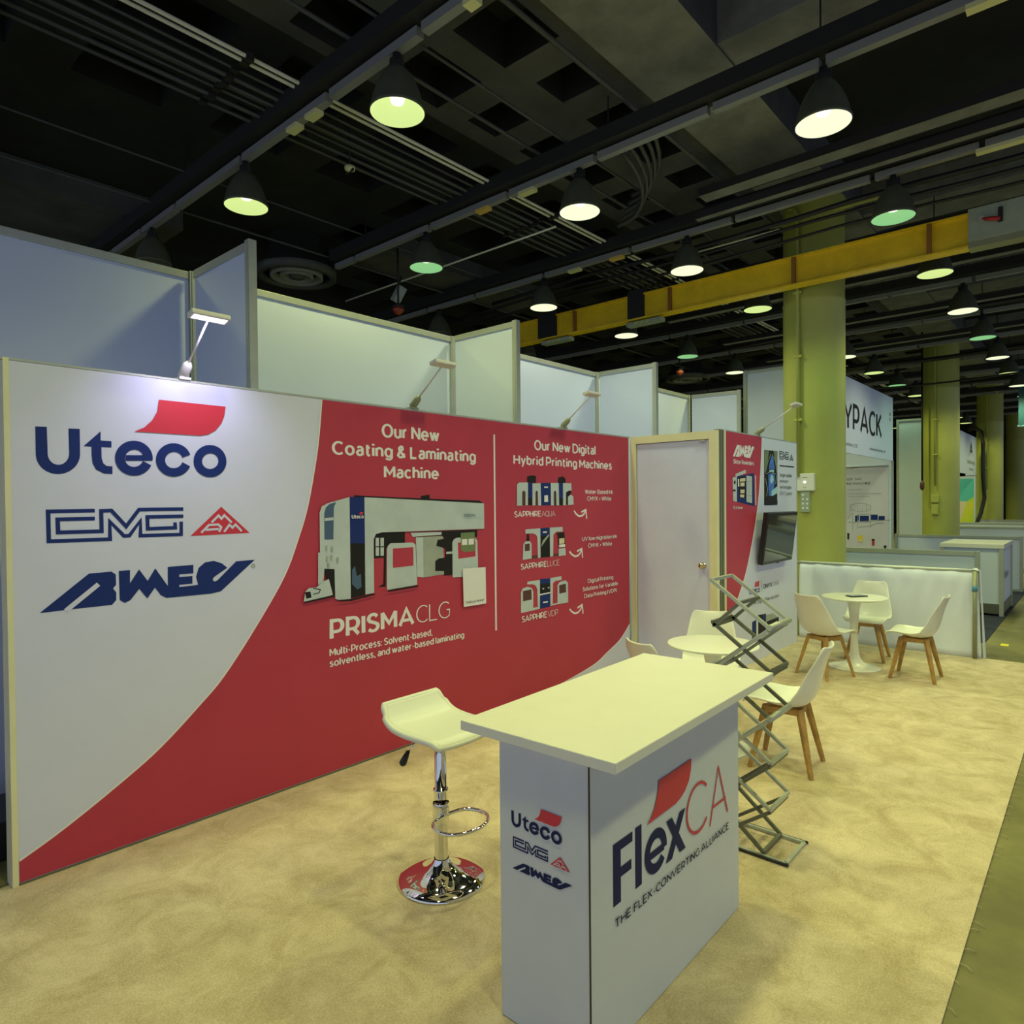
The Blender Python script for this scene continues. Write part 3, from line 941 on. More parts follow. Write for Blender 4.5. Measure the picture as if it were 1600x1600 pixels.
t = header_booth(10.6, 14.92, 3.1, 'a', 'large white booth fascia with black capital lettering beside the big green column', None)
a_ = Art(Plane((0, 3.098, 0), (1, 0, 0)))
uvY = a_.p
a_.text('YPACK', (1318.5, 672), (1378, 683), 628, 'print_black', 0.2)
a_.text('COMPANY LTD', (1317, 696), (1340, 699), 691, 'print_black', 0.12)
a_.text('www.keypackgroup.com', (1358.5, 704), (1383.5, 706.5), 699.5, 'print_black', 0.12)
a_.stroke([(14.62, 3.36), (14.72, 3.36)], 0.06, 'print_grey')
a_.stroke([(14.64, 3.26), (14.70, 3.26)], 0.06, 'print_grey')
p = a_.done('lettering', t)
t = thing('poster', 'pale lilac poster with machine drawing under the black-lettered fascia', 'poster', (0, 0, 0))
obj('backing', B(14.86, 14.90, 3.12, 6.1, 0.2, 3.2), 'panel_white', t)
pp_ = Plane((14.855, 0, 0), (0, -1, 0))
a_ = Art(pp_)
a_.poly([(-6.0, 0.35), (-3.17, 0.35), (-3.17, 2.36), (-6.0, 2.36)], 'poster_lilac')
Q = (1300, 600, 6.15)
a_.stroke([(150, 805), (160, 795), (168, 808), (185, 800), (200, 812), (212, 792), (222, 806), (250, 802)], 5, 'print_black', px=Q)
a_.text('SER JAR', (1322, 750.5), (1346, 750.5), 747, 'print_black', 0.14)
a_.text('ING MACHINE', (1323, 757.5), (1361, 757), 753.6, 'print_black', 0.14)
a_.stroke([(148, 1018), (285, 1013)], 5, 'print_grey', px=Q)
a_.stroke([(150, 1055), (475, 1052)], 4, 'print_grey', px=Q)
a_.stroke([(150, 1082), (365, 1080)], 4, 'print_grey', px=Q)
a_.up()
for x in (180, 245, 265, 290, 330, 370):
    a_.stroke([(x, 1150 + (x % 3) * 12), (x, 1235)], 3, 'print_grey', px=Q)
a_.stroke(arc(275, 1185, 100, 40, 0, 360), 4, 'print_grey', px=Q, closed=True)
a_.poly([(222, 1265), (258, 1260), (258, 1310), (222, 1330)], 'graphic_navy', px=Q)
a_.poly([(268, 1265), (355, 1265), (355, 1325), (268, 1325)], 'graphic_navy', px=Q)
a_.poly([(375, 1255), (440, 1255), (440, 1305), (375, 1305)], 'graphic_navy', px=Q)
a_.poly([(448, 1268), (508, 1268), (508, 1310), (448, 1310)], 'graphic_navy', px=Q)
a_.stroke([(150, 1330), (560, 1305)], 6, 'print_grey', px=Q)
a_.stroke([(245, 1390), (245, 1250), (370, 1250), (370, 1380)], 5, 'print_grey', px=Q)
a_.stroke([(255, 1375), (360, 1365), (440, 1335), (500, 1338)], 6, 'print_grey', px=Q)
a_.stroke([(150, 1290), (200, 1240), (200, 1400)], 5, 'print_grey', px=Q)
a_.up()
a_.poly([(148, 1430), (168, 1435), (165, 1495), (148, 1490)], 'print_black', px=Q)
a_.poly([(248, 1455), (298, 1455), (298, 1518), (248, 1518)], 'print_yellow', px=Q)
a_.poly([(258, 1490), (290, 1490), (290, 1512), (258, 1512)], 'print_cream', px=Q)
a_.poly([(382, 1488), (410, 1488), (410, 1505), (382, 1505)], 'print_black', px=Q)
a_.poly([(384, 1505), (410, 1505), (410, 1552), (384, 1552)], 'graphic_red', px=Q)
a_.poly([(498, 1552), (525, 1552), (520, 1580), (503, 1580)], 'print_black', px=Q)
a_.done('print', t)
obj('hanging_bar', tube(NB(), [(14.845, 3.16, 2.37), (14.845, 6.0, 2.37)], 0.014, 6), 'aluminium', t)
panel('room_divider', (19.3, 3.9), (19.3, 2.92), 3.72, 'tall white panel between the lettered fascia and the second green column', posts=(1, 0))
t = header_booth(22.5, 26.7, 3.1, 'b', 'white booth fascia with a dark triangle emblem beyond the second green column', None)
a_ = Art(Plane((0, 3.098, 0), (1, 0, 0)))
a_.poly([(25.15, 3.15), (25.85, 3.15), (25.5, 3.5)], 'print_black')
a_.stroke([(25.1, 3.06), (25.5, 3.3), (25.9, 3.06)], 0.05, 'print_grey')
a_.stroke([(24.7, 2.84), (26.3, 2.84)], 0.10, 'print_grey')
a_.stroke([(25.1, 2.62), (25.9, 2.62)], 0.07, 'print_grey')
a_.done('lettering', t)
t = thing('poster', 'green and teal poster beside the third green column', 'poster', (0, 0, 0))
obj('backing', B(26.64, 26.68, 3.12, 5.0, 0.3, 2.44), 'panel_white', t)
a_ = Art(Plane((26.635, 0, 0), (0, -1, 0)))
a_.poly([(-5.0, 0.4), (-3.16, 0.4), (-3.16, 2.36), (-5.0, 2.36)], 'print_teal')
a_.poly([(-5.0, 0.4), (-3.16, 0.4), (-3.16, 1.75), (-3.9, 1.2), (-5.0, 1.9)], 'print_lime')
a_.poly([(-3.75, 1.0), (-3.5, 1.05), (-3.35, 1.6), (-3.55, 1.62)], 'print_cream')
a_.done('print', t)
t = header_booth(29.5, 33.0, 3.1, 'c', 'small white booth fascia beyond the third green column', None)
t = thing('poster', 'pink poster with a dark base beyond the third green column', 'poster', (0, 0, 0))
obj('backing', B(32.9, 32.96, 3.12, 4.4, 0.9, 2.4), 'print_pink', t)
obj('dark_base', B(32.8, 32.96, 3.2, 4.3, 0.3, 0.9), 'print_black', t)
t = thing('hanging_banner', 'dark teal banner hanging from the ceiling over the aisle', 'banner', (22.0, 0, 0))
obj('fabric', B(-0.02, 0.02, -0.8, 1.64, 3.6, 5.2), 'banner_teal', t)
obj('top_bar', tube(NB(), [(0, -0.8, 5.21), (0, 1.66, 5.21)], 0.025, 8), 'print_cyan', t)
obj('bottom_bar', tube(NB(), [(0, -0.8, 3.59), (0, 1.66, 3.59)], 0.025, 8), 'print_cyan', t)
tag(obj('floor_sticker', B(9.47, 9.60, 0.80, 0.875, 0.0005, 0.002), 'sticker_yellow'), 'small yellow sticker on the aisle floor beside the navy carpet', 'sticker')

# =================================================================== DRAPED BARRIER
t = thing('draped_barrier', 'white cloth barrier on poles behind the far round table', 'barrier', (8.56, 0, 0))
bm = NB()
NY, NZ = 90, 14
grid = []
for i in range(NY + 1):
    y = 2.80 - (2.80 - 0.98) * i / NY
    row = []
    for j in range(NZ + 1):
        f = j / NZ
        z = 0.925 - 0.915 * f
        dx = -0.03 - 0.012 * f + 0.012 * f * math.sin(y * 8.0 + 0.4 + f) + 0.008 * math.sin(y * 19 + f * 5) * (1 - 0.5 * f) + 0.005 * math.sin(y * 41 - f * 9) * (1 - f)
        if j == 0:
            dx, z = 0.0, 0.945
        edge = max(0, (1.22 - y) / 0.24)
        z2 = z - 0.0 * edge
        row.append(bm.verts.new((dx, y - 0.035 * edge * f, z2 + 0.012 * math.sin(y * 6) * (1 - f) * f)))
    grid.append(row)
for i in range(NY):
    for j in range(NZ):
        f = bm.faces.new((grid[i][j], grid[i + 1][j], grid[i + 1][j + 1], grid[i][j + 1]))
        f.smooth = True
obj('drape', bm, 'cloth_white', t, solid=0.004)
bm = NB()
back = []
for i in range(31):
    y = 2.80 - 1.82 * i / 30
    back.append([bm.verts.new((0.0, y, 0.945)), bm.verts.new((0.035, y, 0.92)), bm.verts.new((0.04, y, 0.45 + 0.02 * math.sin(i)))])
for a, b in zip(back, back[1:]):
    for j in range(2):
        bm.faces.new((a[j], b[j], b[j + 1], a[j + 1])).smooth = True
obj('drape_back', bm, 'cloth_white', t, solid=0.004)
obj('top_bar', tube(NB(), [(0.0, 2.85, 0.925), (0.0, 0.96, 0.925)], 0.018, 10), 'aluminium', t)
for y in (2.86, 1.0):
    obj('pole', tube(NB(), [(-0.075 if y < 2 else 0, y, 0.0095), (-0.075 if y < 2 else 0, y, 0.93)], 0.021, 12), 'olive_frame' if y < 2 else 'aluminium', t)
obj('tape_wrap', tube(NB(), [(-0.075, 1.0, 0.72), (-0.075, 1.0, 0.78)], 0.026, 12), 'tape_blue', t)
bm = NB()
k0 = [bm.verts.new(p) for p in ((-0.03, 1.03, 0.95), (-0.035, 0.96, 0.93), (-0.045, 0.925, 0.012), (0.04, 0.915, 0.012), (0.04, 0.96, 0.93), (0.03, 1.0, 0.96))]
bm.faces.new((k0[1], k0[2], k0[3], k0[4]))
bm.faces.new((k0[0], k0[1], k0[4], k0[5]))
obj('drape_end', bm, 'cloth_white', t, solid=0.004)

# =================================================================== BIG GRAPHIC WALL
YW = 3.62
gw = thing('graphic_wall', 'long white and red printed wall with blue company logos', 'display wall')
obj('fabric_panel', B(0.745, 5.90, YW, YW + 0.09, 0.02, 2.352), 'graphic_white', gw)
obj('side_profile', B(0.722, 0.744, YW - 0.004, YW + 0.095, 0.0, 2.362), 'cream_frame', gw)
obj('top_profile', B(0.715, 5.92, YW - 0.002, YW + 0.092, 2.353, 2.364), 'aluminium', gw)
obj('bottom_profile', B(0.745, 5.92, YW - 0.002, YW + 0.092, 0.0, 0.019), 'aluminium_dark', gw)
PW = Plane((0, YW, 0), (1, 0, 0))


def U(pts, plane=PW):
    return [plane.uv(*p) for p in pts]


curve = U([(502.5, 621), (498, 680), (493, 720), (480.5, 790), (466, 840), (443.8, 900), (400, 977.5), (350, 1055), (312.5, 1100), (250, 1167.5), (185, 1225), (100, 1293.8), (22.5, 1347.5)])
curve[0] = (curve[0][0], 2.350)
curve[-1] = (0.747, curve[-1][1])
right = U([(986, 974), (969, 999), (948, 1020), (926, 1040), (870, 1072)])
right = [(5.898, right[0][1])] + right[1:] + [(4.35, 0.06), (4.0, 0.022)]


def smooth2(pts, n=5):
    out = []
    for i in range(len(pts) - 1):
        p0, p1, p2, p3 = pts[max(i - 1, 0)], pts[i], pts[i + 1], pts[min(i + 2, len(pts) - 1)]
        for s in range(n):
            t_ = s / n
            out.append(tuple(0.5 * (2 * b + (c - a) * t_ + (2 * a - 5 * b + 4 * c - d) * t_ ** 2 + (-a + 3 * b - 3 * c + d) * t_ ** 3) for a, b, c, d in zip(p0, p1, p2, p3)))
    out.append(pts[-1])
    return out


cl, cr = smooth2(curve), smooth2(right)
art = Art(PW, base=0.001)
art.poly(cl + [(0.747, 0.022)] + cr[::-1] + [(5.898, 2.350)], 'graphic_red')
art.stroke(cl, 0.010, 'print_white')
art.stroke(cr, 0.010, 'print_white')
art.done('red_sweep', gw)

# --- logos, drawn once in the wall's own coordinates and scaled where they are repeated
Z1 = (30, 610, 4.0)
cv = lambda pts: [PW.uv(30 + x / 4.0, 610 + y / 4.0) for x, y in pts]


def ell(cx, cy, rx, ry, a0, a1, n=20):
    return arc(cx, cy, rx, ry, a0, a1, n)


LOGO_U = []   # (kind, points, width, colour)
LOGO_U.append(('p', cv([(100, 225), (103, 400)] + ell(242, 400, 138, 123, 180, 0, 18)[1:-1] + [(380, 400), (378, 241), (308, 238), (312, 400)] + ell(245, 395, 67, 70, 0, 180, 14)[1:-1] + [(178, 400), (172, 228)]), 0, 'n'))
LOGO_U.append(('p', cv([(508, 256), (508, 313), (576, 317), (576, 357), (513, 354), (515, 425), (525, 455), (545, 472), (582, 475), (582, 523), (530, 520), (480, 495), (458, 455), (452, 400), (452, 352), (402, 348)]), 0, 'n'))
e_out = ell(717, 424, 114, 107, 25, 355, 30)
e_in = ell(717, 424, 62, 58, 22, 345, 26)
LOGO_U.append(('p', cv([(829, 405), (829, 440), (664, 440), (664, 405)]), 0, 'n'))
LOGO_U.append(('s', cv(ell(717, 424, 88, 82, 22, 368, 30)), 'w', 'n'))
LOGO_U.append(('s', cv(ell(965, 435, 83, 78, 20, 342, 28)), 'w', 'n'))
LOGO_U.append(('c', cv(ell(1192, 442, 77, 75, 0, 360, 28)), 'w', 'n'))
LOGO_U.append(('p', cv([(872, 58), (1288, 102), (1280, 160), (1262, 205), (1225, 250), (1180, 275), (1130, 283), (718, 257), (780, 232), (830, 187), (862, 130)]), 0, 'r'))
S_ = 0.0
u_a, _v = PW.uv(30 + 1115 / 4, 610 + 442 / 4)
u_b, _v = PW.uv(30 + 1167 / 4, 610 + 442 / 4)
WU = u_b - u_a
LOGO_C = []
_, v_a = PW.uv(30 + 500 / 4, 610 + 745 / 4)
_, v_b = PW.uv(30 + 500 / 4, 610 + 770 / 4)
WC = v_a - v_b
for pth in ([(472, 751), (180, 757), (185, 943), (568, 930), (566, 820), (655, 910), (688, 908), (757, 815), (757, 908), (1012, 900), (1012, 820)],
            [(472, 801), (240, 806), (243, 888), (515, 880), (512, 753), (575, 750), (668, 850), (748, 745), (1025, 741)],
            [(1025, 786), (800, 791), (803, 865), (975, 858), (973, 825)]):
    LOGO_C.append(('s', cv(pth), 'w', 'n'))
LOGO_A = [('p', cv([(1262, 727), (1440, 890), (1070, 910)]), 0, 'r')]
for pth in ([(1202, 825), (1245, 782), (1263, 802), (1281, 780), (1328, 826)], [(1137, 890), (1185, 841), (1243, 838), (1262, 855), (1248, 884)], [(1165, 872), (1245, 866)], [(1280, 884), (1312, 840), (1332, 858), (1350, 838), (1390, 880)]):
    LOGO_A.append(('s', cv(pth), 'w', 'w'))
LOGO_B = [('p', cv([(127, 1392), (435, 1145), (575, 1132), (603, 1150), (605, 1215), (586, 1238), (606, 1262), (606, 1310), (580, 1340), (300, 1371)]), 0, 'n'),
          ('p', cv([(622, 1128), (692, 1123), (692, 1205), (748, 1118), (802, 1190), (850, 1112), (928, 1222), (928, 1103), (1088, 1090), (1088, 1143), (1000, 1150), (1000, 1166), (1082, 1160), (1082, 1207), (1000, 1215), (1000, 1229), (1118, 1215), (1105, 1165), (1120, 1110), (1160, 1075), (1215, 1065), (1265, 1080), (1300, 1108), (1215, 1168), (1208, 1185), (1222, 1195), (1240, 1185), (1355, 1068), (1472, 1058), (1260, 1255), (1200, 1270), (920, 1297), (885, 1280), (848, 1232), (800, 1300), (750, 1240), (695, 1310), (660, 1328), (628, 1310)]), 0, 'n'),
          ('s', cv([(290, 1378), (495, 1211)]), 'x', 'w'),
          ('c', cv(ell(1462, 1097, 10, 10, 0, 360, 12)), 'y', 'g')]


def bbox(L):
    xs = [p[0] for l in L for p in l[1]]
    ys = [p[1] for l in L for p in l[1]]
    return min(xs), max(xs), min(ys), max(ys)


def put_logo(art, L, box_, wid, cols, quad_=None):
    """draw logo L into box_ = (u0, u1, v0, v1) of the art's plane"""
    a, b, c, d = bbox(L)
    u0, u1, v0, v1 = box_
    kx, ky = (u1 - u0) / (b - a), (v1 - v0) / (d - c)
    f = lambda p: (u0 + (p[0] - a) * kx, v0 + (p[1] - c) * ky)
    k = (abs(kx) + abs(ky)) / 2
    for kind, pts, wd, col in L:
        q = [f(p) for p in pts]
        if kind == 'p':
            art.poly(q, cols[col])
        else:
            ww = {'w': wid, 'x': 0.022, 'y': 0.006}[wd] * k
            art.stroke(q, ww, cols[col], closed=(kind == 'c'))
            art.up()


NV = {'n': 'graphic_navy', 'r': 'swoosh_red', 'w': 'graphic_white', 'g': 'print_grey'}
for L, wd, nm in ((LOGO_U, WU, 0), (LOGO_C, WC * 0.92, 0), (LOGO_A, WC * 0.62, 0), (LOGO_B, 0.02, 0)):
    a_ = Art(PW)
    put_logo(a_, L, bbox(L), wd, NV)
    a_.done('company_logo', gw)

# --- headings
for txt, a, b, top, wt in (('Our New', (596.3, 684.6), (686.3, 689.7), 662.4, 0.235), ('Coating & Laminating', (518.4, 711.3), (743.4, 721.9), 689.3, 0.235), ('Machine', (599.6, 747.3), (685.7, 748.8), 727.5, 0.235),
                           ('Our New Digital', (834.5, 703.6), (930.5, 710.9), 687.4, 0.235), ('Hybrid Printing Machines', (802, 725.9), (955.9, 733.8), 710.4, 0.235)):
    a_ = Art(PW)
    a_.text(txt, a, b, top, 'print_white', wt)
    a_.done('heading_lettering', gw)
a_ = Art(PW)
a_.text('PRISMA', (514.8, 1000.9), (647.8, 975.9), 968.5, 'print_white', 0.235)
a_.text('CLG', (650, 974.2), (703, 964.6), 946.9, 'print_white', 0.085)
a_.done('heading_lettering', gw)
a_ = Art(PW)
a_.text('Multi-Process: Solvent-based,', (514.8, 1026.2), (675.3, 992.8), 1013.9, 'print_white', 0.22)
a_.text('solventless, and water-based laminating', (514.5, 1042.7), (724.9, 996.3), 1030.8, 'print_white', 0.22)
a_.done('caption_lettering', gw)
a_ = Art(PW)
for txt, a, b, top, wt in (('Water-Based Ink', (913.8, 771.8), (957.5, 772), 764.7, .2), ('CMYK + White', (917.2, 782.8), (954.7, 782.1), 775.7, .2), ('UV low migration Ink', (908.8, 845.2), (963.4, 841), 838.6, .2),
                           ('CMYK + White', (918, 855.8), (955.5, 852.5), 849, .2), ('Digital Printing', (917.5, 910.7), (957.2, 904.8), 904.3, .2), ('Solutions for Variable', (909.1, 923.3), (964, 914.9), 916.6, .2), ('Data Printing (VDP)', (911.6, 934.3), (962.2, 925), 927.9, .2)):
    a_.text(txt, a, b, top, 'print_white', wt)
a_.done('caption_lettering', gw)
a_ = Art(PW)
for t1, t2, a, b, c, top, top2 in (('SAPPHIRE', 'AQUA', (803.3, 808.6), (845.2, 807.2), (867.2, 806.4), 798.8, 798.4), ('SAPPHIRE', 'LUCE', (813.1, 890.8), (853.7, 885.4), (873.3, 883), 881.2, 876.5), ('SAPPHIRE', 'VDP', (814.3, 973.1), (853.7, 964.2), (870.6, 960.5), 963, 955)):
    a_.text(t1, a, b, top, 'print_white', 0.21)
    a_.text(t2, (b[0] + 0.8, b[1]), c, top2, 'print_white', 0.09)
a_.done('caption_lettering', gw)
a_ = Art(PW)
for p in ([(896.8, 798), (900, 803), (904.5, 806.6), (909, 806), (912.5, 803), (915.3, 796.5)], [(889.7, 861.7), (893, 866), (898.1, 869.3), (903, 868), (906.5, 864), (908.9, 857.3)], [(890, 951.5), (893.5, 956), (898.1, 958.2), (903, 957), (906.8, 952.5), (909.5, 944.8)]):
    q = U(p)
    a_.stroke(q, 0.017, 'print_white')
    tu, tv = q[-1]
    a_.stroke([(tu - 0.075, tv - 0.02), (tu, tv), (tu + 0.012, tv - 0.085)], 0.017, 'print_white')
a_.stroke(U([(772.0, 679), (775, 985)]), 0.018, 'print_white')
a_.done('arrow_marking', gw)

# --- printed picture of the coating machine
Q = (450, 760, 4.848)
a_ = Art(PW)
P = lambda pts, m: a_.poly(pts, m, px=Q)
P([(500, 66), (575, 72), (1030, 92), (1450, 108), (1478, 128), (572, 84), (498, 84)], 'print_black')
P([(1005, 72), (1072, 62), (1072, 100), (1003, 98)], 'print_black')
P([(650, 350), (885, 345), (885, 430), (770, 430), (742, 470), (738, 760), (680, 762), (720, 740), (725, 540), (650, 545)], 'print_black')
for x in (662, 698):
    for y in (390, 462):
        P([(x, y), (x + 26, y - 1), (x + 26, y + 62), (x, y + 64)], 'print_silver')
P([(965, 385), (1170, 376), (1182, 665), (1022, 690), (975, 685)], 'print_grey')
P([(965, 388), (1020, 386), (1024, 688), (978, 684)], 'print_silver')
P([(930, 350), (1430, 328), (1430, 382), (1260, 392), (1255, 560), (1240, 670), (1180, 675), (1178, 640), (1112, 640), (1112, 565), (1140, 545), (1190, 540), (1190, 470), (1120, 450), (1130, 405), (1190, 395), (1160, 372), (940, 382)], 'print_black')
P([(925, 352), (1160, 345), (1160, 366), (940, 382)], 'print_silver')
P([(1195, 495), (1255, 492), (1255, 508), (1195, 512)], 'print_silver')
P([(745, 480), (752, 450), (775, 430), (940, 424), (962, 440), (975, 745), (745, 785)], 'print_silver')
P([(790, 470), (945, 460), (946, 600), (790, 617)], 'graphic_red')
P([(1240, 425), (1252, 400), (1275, 388), (1412, 388), (1430, 410), (1436, 640), (1320, 685), (1242, 690)], 'print_silver')
P([(1282, 425), (1415, 418), (1415, 530), (1285, 548)], 'graphic_red')
P([(1303, 352), (1408, 346), (1412, 490), (1330, 497), (1305, 480)], 'print_green')
P([(1312, 400), (1352, 397), (1352, 442), (1312, 445)], 'print_white')
P([(1362, 397), (1402, 394), (1402, 438), (1362, 442)], 'print_white')
P([(262, 620), (350, 600), (350, 830), (262, 835), (300, 740)], 'print_black')
P([(222, 502), (236, 500), (233, 200), (250, 152), (292, 128), (460, 80), (470, 850), (380, 860), (352, 850), (346, 625), (270, 622), (262, 720), (222, 745)], 'print_silver')
P([(572, 82), (1478, 128), (1480, 320), (705, 348), (660, 360), (642, 400), (646, 806), (580, 818)], 'print_silver')
P([(460, 80), (572, 82), (576, 432), (465, 430)], 'graphic_navy')
P([(465, 430), (576, 432), (577, 820), (470, 845)], 'print_black')
P([(478, 630), (500, 600), (515, 680), (545, 660), (550, 760), (520, 780), (478, 740)], 'print_slate')
P([(268, 205), (280, 160), (305, 135), (357, 118), (340, 160), (336, 400), (270, 402)], 'print_slate')
P([(270, 240), (336, 234), (336, 256), (270, 262)], 'print_silver')
for (x, y) in ((275, 450), (318, 455), (280, 530), (312, 520), (290, 580), (360, 540)):
    P([(x, y), (x + 16, y - 3), (x + 14, y + 42), (x + 2, y + 40)], 'print_grey')
P([(110, 870), (122, 795), (150, 768), (205, 765), (250, 722), (300, 700), (330, 820), (200, 862)], 'print_silver')
P([(118, 800), (160, 795), (168, 840), (130, 850)], 'print_black')
P([(110, 872), (330, 822), (345, 832), (120, 882)], 'print_black')
a_.stroke([(180, 770), (235, 780), (225, 805), (180, 815)], 6, 'print_black', px=Q)
P([(370, 860), (470, 852), (646, 808), (648, 820), (470, 866), (375, 870)], 'print_black')
P([(745, 787), (975, 747), (975, 760), (750, 798)], 'print_black')
P([(1312, 622), (1485, 610), (1490, 885), (1320, 912)], 'print_white')
a_.text('Find out more!', (725.4, 942.8), (753.3, 939.2), 938.6, 'print_black', 0.15)
a_.text('Uteco', (547, 810.4), (565.5, 810), 804.3, 'print_white', 0.22)
P([(525, 212), (532, 194), (558, 195), (550, 213)], 'swoosh_red')
a_.text('PRISMA', (722.8, 808), (740.2, 807.8), 802.8, 'print_slate', 0.17)
a_.text('CLG', (743, 807.8), (749.2, 807.6), 802.8, 'print_cyan', 0.1)
a_.done('machine_print', gw)

# --- three smaller machines
Q = (780, 720, 5.926)
a_ = Art(PW)
for q, m in (([(255, 200), (257, 145), (300, 135), (340, 140), (340, 205)], 'print_black'), ([(540, 205), (545, 155), (590, 143), (612, 165), (615, 208)], 'print_black'),
             ([(208, 280), (238, 280), (238, 412), (208, 412)], 'print_brown'), ([(330, 280), (352, 280), (352, 412), (330, 412)], 'print_brown'), ([(500, 275), (524, 275), (524, 412), (500, 412)], 'print_brown'), ([(610, 280), (665, 270), (660, 330), (630, 340), (630, 405), (610, 405)], 'print_black'),
             ([(262, 200), (303, 202), (303, 345), (262, 345)], 'graphic_navy'), ([(262, 345), (303, 345), (303, 410), (262, 410)], 'print_black'), ([(378, 205), (472, 205), (474, 410), (384, 412)], 'graphic_navy'),
             ([(545, 205), (586, 205), (586, 345), (550, 345)], 'graphic_navy'), ([(550, 345), (586, 345), (586, 410), (550, 410)], 'print_black'),
             ([(160, 416), (160, 218), (182, 200), (262, 200), (262, 410), (238, 412), (238, 290), (223, 274), (208, 290), (208, 416)], 'print_silver'),
             ([(303, 415), (303, 212), (378, 206), (384, 415), (356, 415), (352, 287), (342, 275), (331, 290), (330, 413)], 'print_silver'),
             ([(474, 413), (472, 206), (545, 205), (550, 412), (525, 412), (522, 287), (511, 275), (500, 290), (500, 413)], 'print_silver'),
             ([(586, 412), (585, 206), (662, 208), (665, 275), (637, 278), (613, 292), (612, 411)], 'print_silver'), ([(630, 335), (655, 313), (680, 328), (683, 405), (632, 409)], 'print_silver'),
             ([(412, 320), (445, 318), (447, 380), (412, 382)], 'print_white'), ([(410, 238), (445, 238), (445, 250), (410, 250)], 'print_white')):
    P = a_.poly(q, m, px=Q)
a_.done('machine_print', gw)
a_ = Art(PW)
for q, m in (([(255, 680), (275, 678), (280, 745), (250, 745)], 'print_black'), ([(293, 880), (355, 872), (355, 900), (293, 908)], 'print_brown'), ([(495, 862), (545, 855), (548, 880), (495, 886)], 'print_brown'),
             ([(378, 624), (465, 618), (465, 690), (378, 696)], 'graphic_navy'), ([(378, 696), (465, 690), (467, 890), (380, 896)], 'print_black'), ([(400, 740), (455, 680), (462, 690), (385, 800)], 'print_grey'),
             ([(240, 635), (378, 625), (380, 896), (356, 900), (350, 710), (340, 686), (312, 673), (240, 673)], 'print_silver'), ([(465, 618), (583, 612), (586, 655), (522, 658), (498, 685), (496, 882), (468, 889)], 'print_silver'),
             ([(530, 668), (600, 662), (612, 790), (545, 802), (540, 700)], 'print_black'), ([(552, 720), (600, 715), (600, 765), (552, 770)], 'print_cream'), ([(550, 775), (606, 770), (606, 798), (550, 802)], 'print_white'), ([(545, 815), (607, 806), (613, 874), (547, 882)], 'print_silver'),
             ([(213, 918), (218, 772), (240, 745), (275, 742), (294, 765), (296, 904)], 'print_silver'), ([(232, 772), (278, 766), (278, 832), (232, 838)], 'print_brown'), ([(400, 655), (436, 652), (436, 665), (400, 668)], 'print_white')):
    a_.poly(q, m, px=Q)
a_.done('machine_print', gw)
a_ = Art(PW)
for q, m in (([(375, 1094), (470, 1088), (470, 1135), (375, 1142)], 'graphic_navy'), ([(375, 1142), (470, 1133), (470, 1215), (375, 1234)], 'print_black'), ([(375, 1246), (470, 1226), (470, 1350), (375, 1371)], 'graphic_navy'), ([(375, 1234), (470, 1215), (470, 1226), (375, 1246)], 'print_white'),
             ([(258, 1120), (375, 1102), (375, 1370), (356, 1374), (350, 1190), (337, 1156), (305, 1142), (258, 1145)], 'print_silver'), ([(470, 1086), (572, 1068), (575, 1102), (517, 1112), (495, 1135), (492, 1335), (472, 1347)], 'print_silver'),
             ([(312, 1362), (356, 1352), (356, 1374), (312, 1384)], 'print_silver'), ([(490, 1325), (540, 1313), (540, 1326), (490, 1338)], 'print_silver'),
             ([(198, 1410), (198, 1218), (215, 1180), (260, 1166), (298, 1178), (312, 1210), (312, 1384)], 'print_silver'), ([(215, 1206), (295, 1190), (297, 1285), (217, 1300)], 'print_brown'),
             ([(535, 1328), (535, 1152), (555, 1122), (608, 1106), (632, 1126), (635, 1310)], 'print_silver'), ([(550, 1152), (612, 1136), (615, 1217), (552, 1230)], 'print_brown'), ([(402, 1305), (445, 1297), (445, 1310), (402, 1318)], 'print_white'), ([(390, 1185), (410, 1175), (410, 1190)], 'print_white'), ([(440, 1175), (458, 1166), (458, 1182)], 'print_white')):
    a_.poly(q, m, px=Q)
a_.done('machine_print', gw)

# =================================================================== STORE ROOM: door wall and screen wall
XD = 5.93
dw = thing('door_wall', 'pale framed store room front with a plain lilac door', 'door wall')
bm = NB()
box(bm, XD, XD + 0.05, 3.555, 3.62, 0, 2.36)
box(bm, XD, XD + 0.05, 2.69, 2.765, 0, 2.36)
box(bm, XD, XD + 0.05, 2.766, 3.554, 2.285, 2.36)
obj('frame', bm, 'cream_frame', dw)
dl = obj('door_leaf', B(XD + 0.015, XD + 0.045, 2.772, 3.548, 0.02, 2.28), 'door_lilac', dw)
bm = NB()
box(bm, XD + 0.02, XD + 0.05, 2.764, 2.776, 0.0, 2.29)
box(bm, XD + 0.02, XD + 0.05, 3.544, 3.556, 0.0, 2.29)
box(bm, XD + 0.02, XD + 0.05, 2.766, 3.554, 2.276, 2.29)
obj('gap_seal', bm, 'black_plastic', dw)
kn = obj('door_knob', NB(), 'brass', dl)
bm = lathe(NB(), [(0.028, 0.0), (0.028, 0.008), (0.012, 0.012), (0.012, 0.03), (0.026, 0.042), (0.030, 0.058), (0.022, 0.072), (0.002, 0.076)], 20, cap0=True)
bm.to_mesh(kn.data)
bm.free()
kn.location = (XD + 0.015, 2.83, 1.088)
kn.rotation_euler = (0, -PI / 2, 0)
obj('door_closer', B(XD - 0.006, XD + 0.014, 2.80, 2.86, 2.262, 2.279), 'aluminium', dl)
bm = NB()
box(bm, XD + 0.051, 6.10, 2.69, 2.74, 0, 2.375)
obj('corner_post', bm, 'olive_frame', dw)
bm = NB()
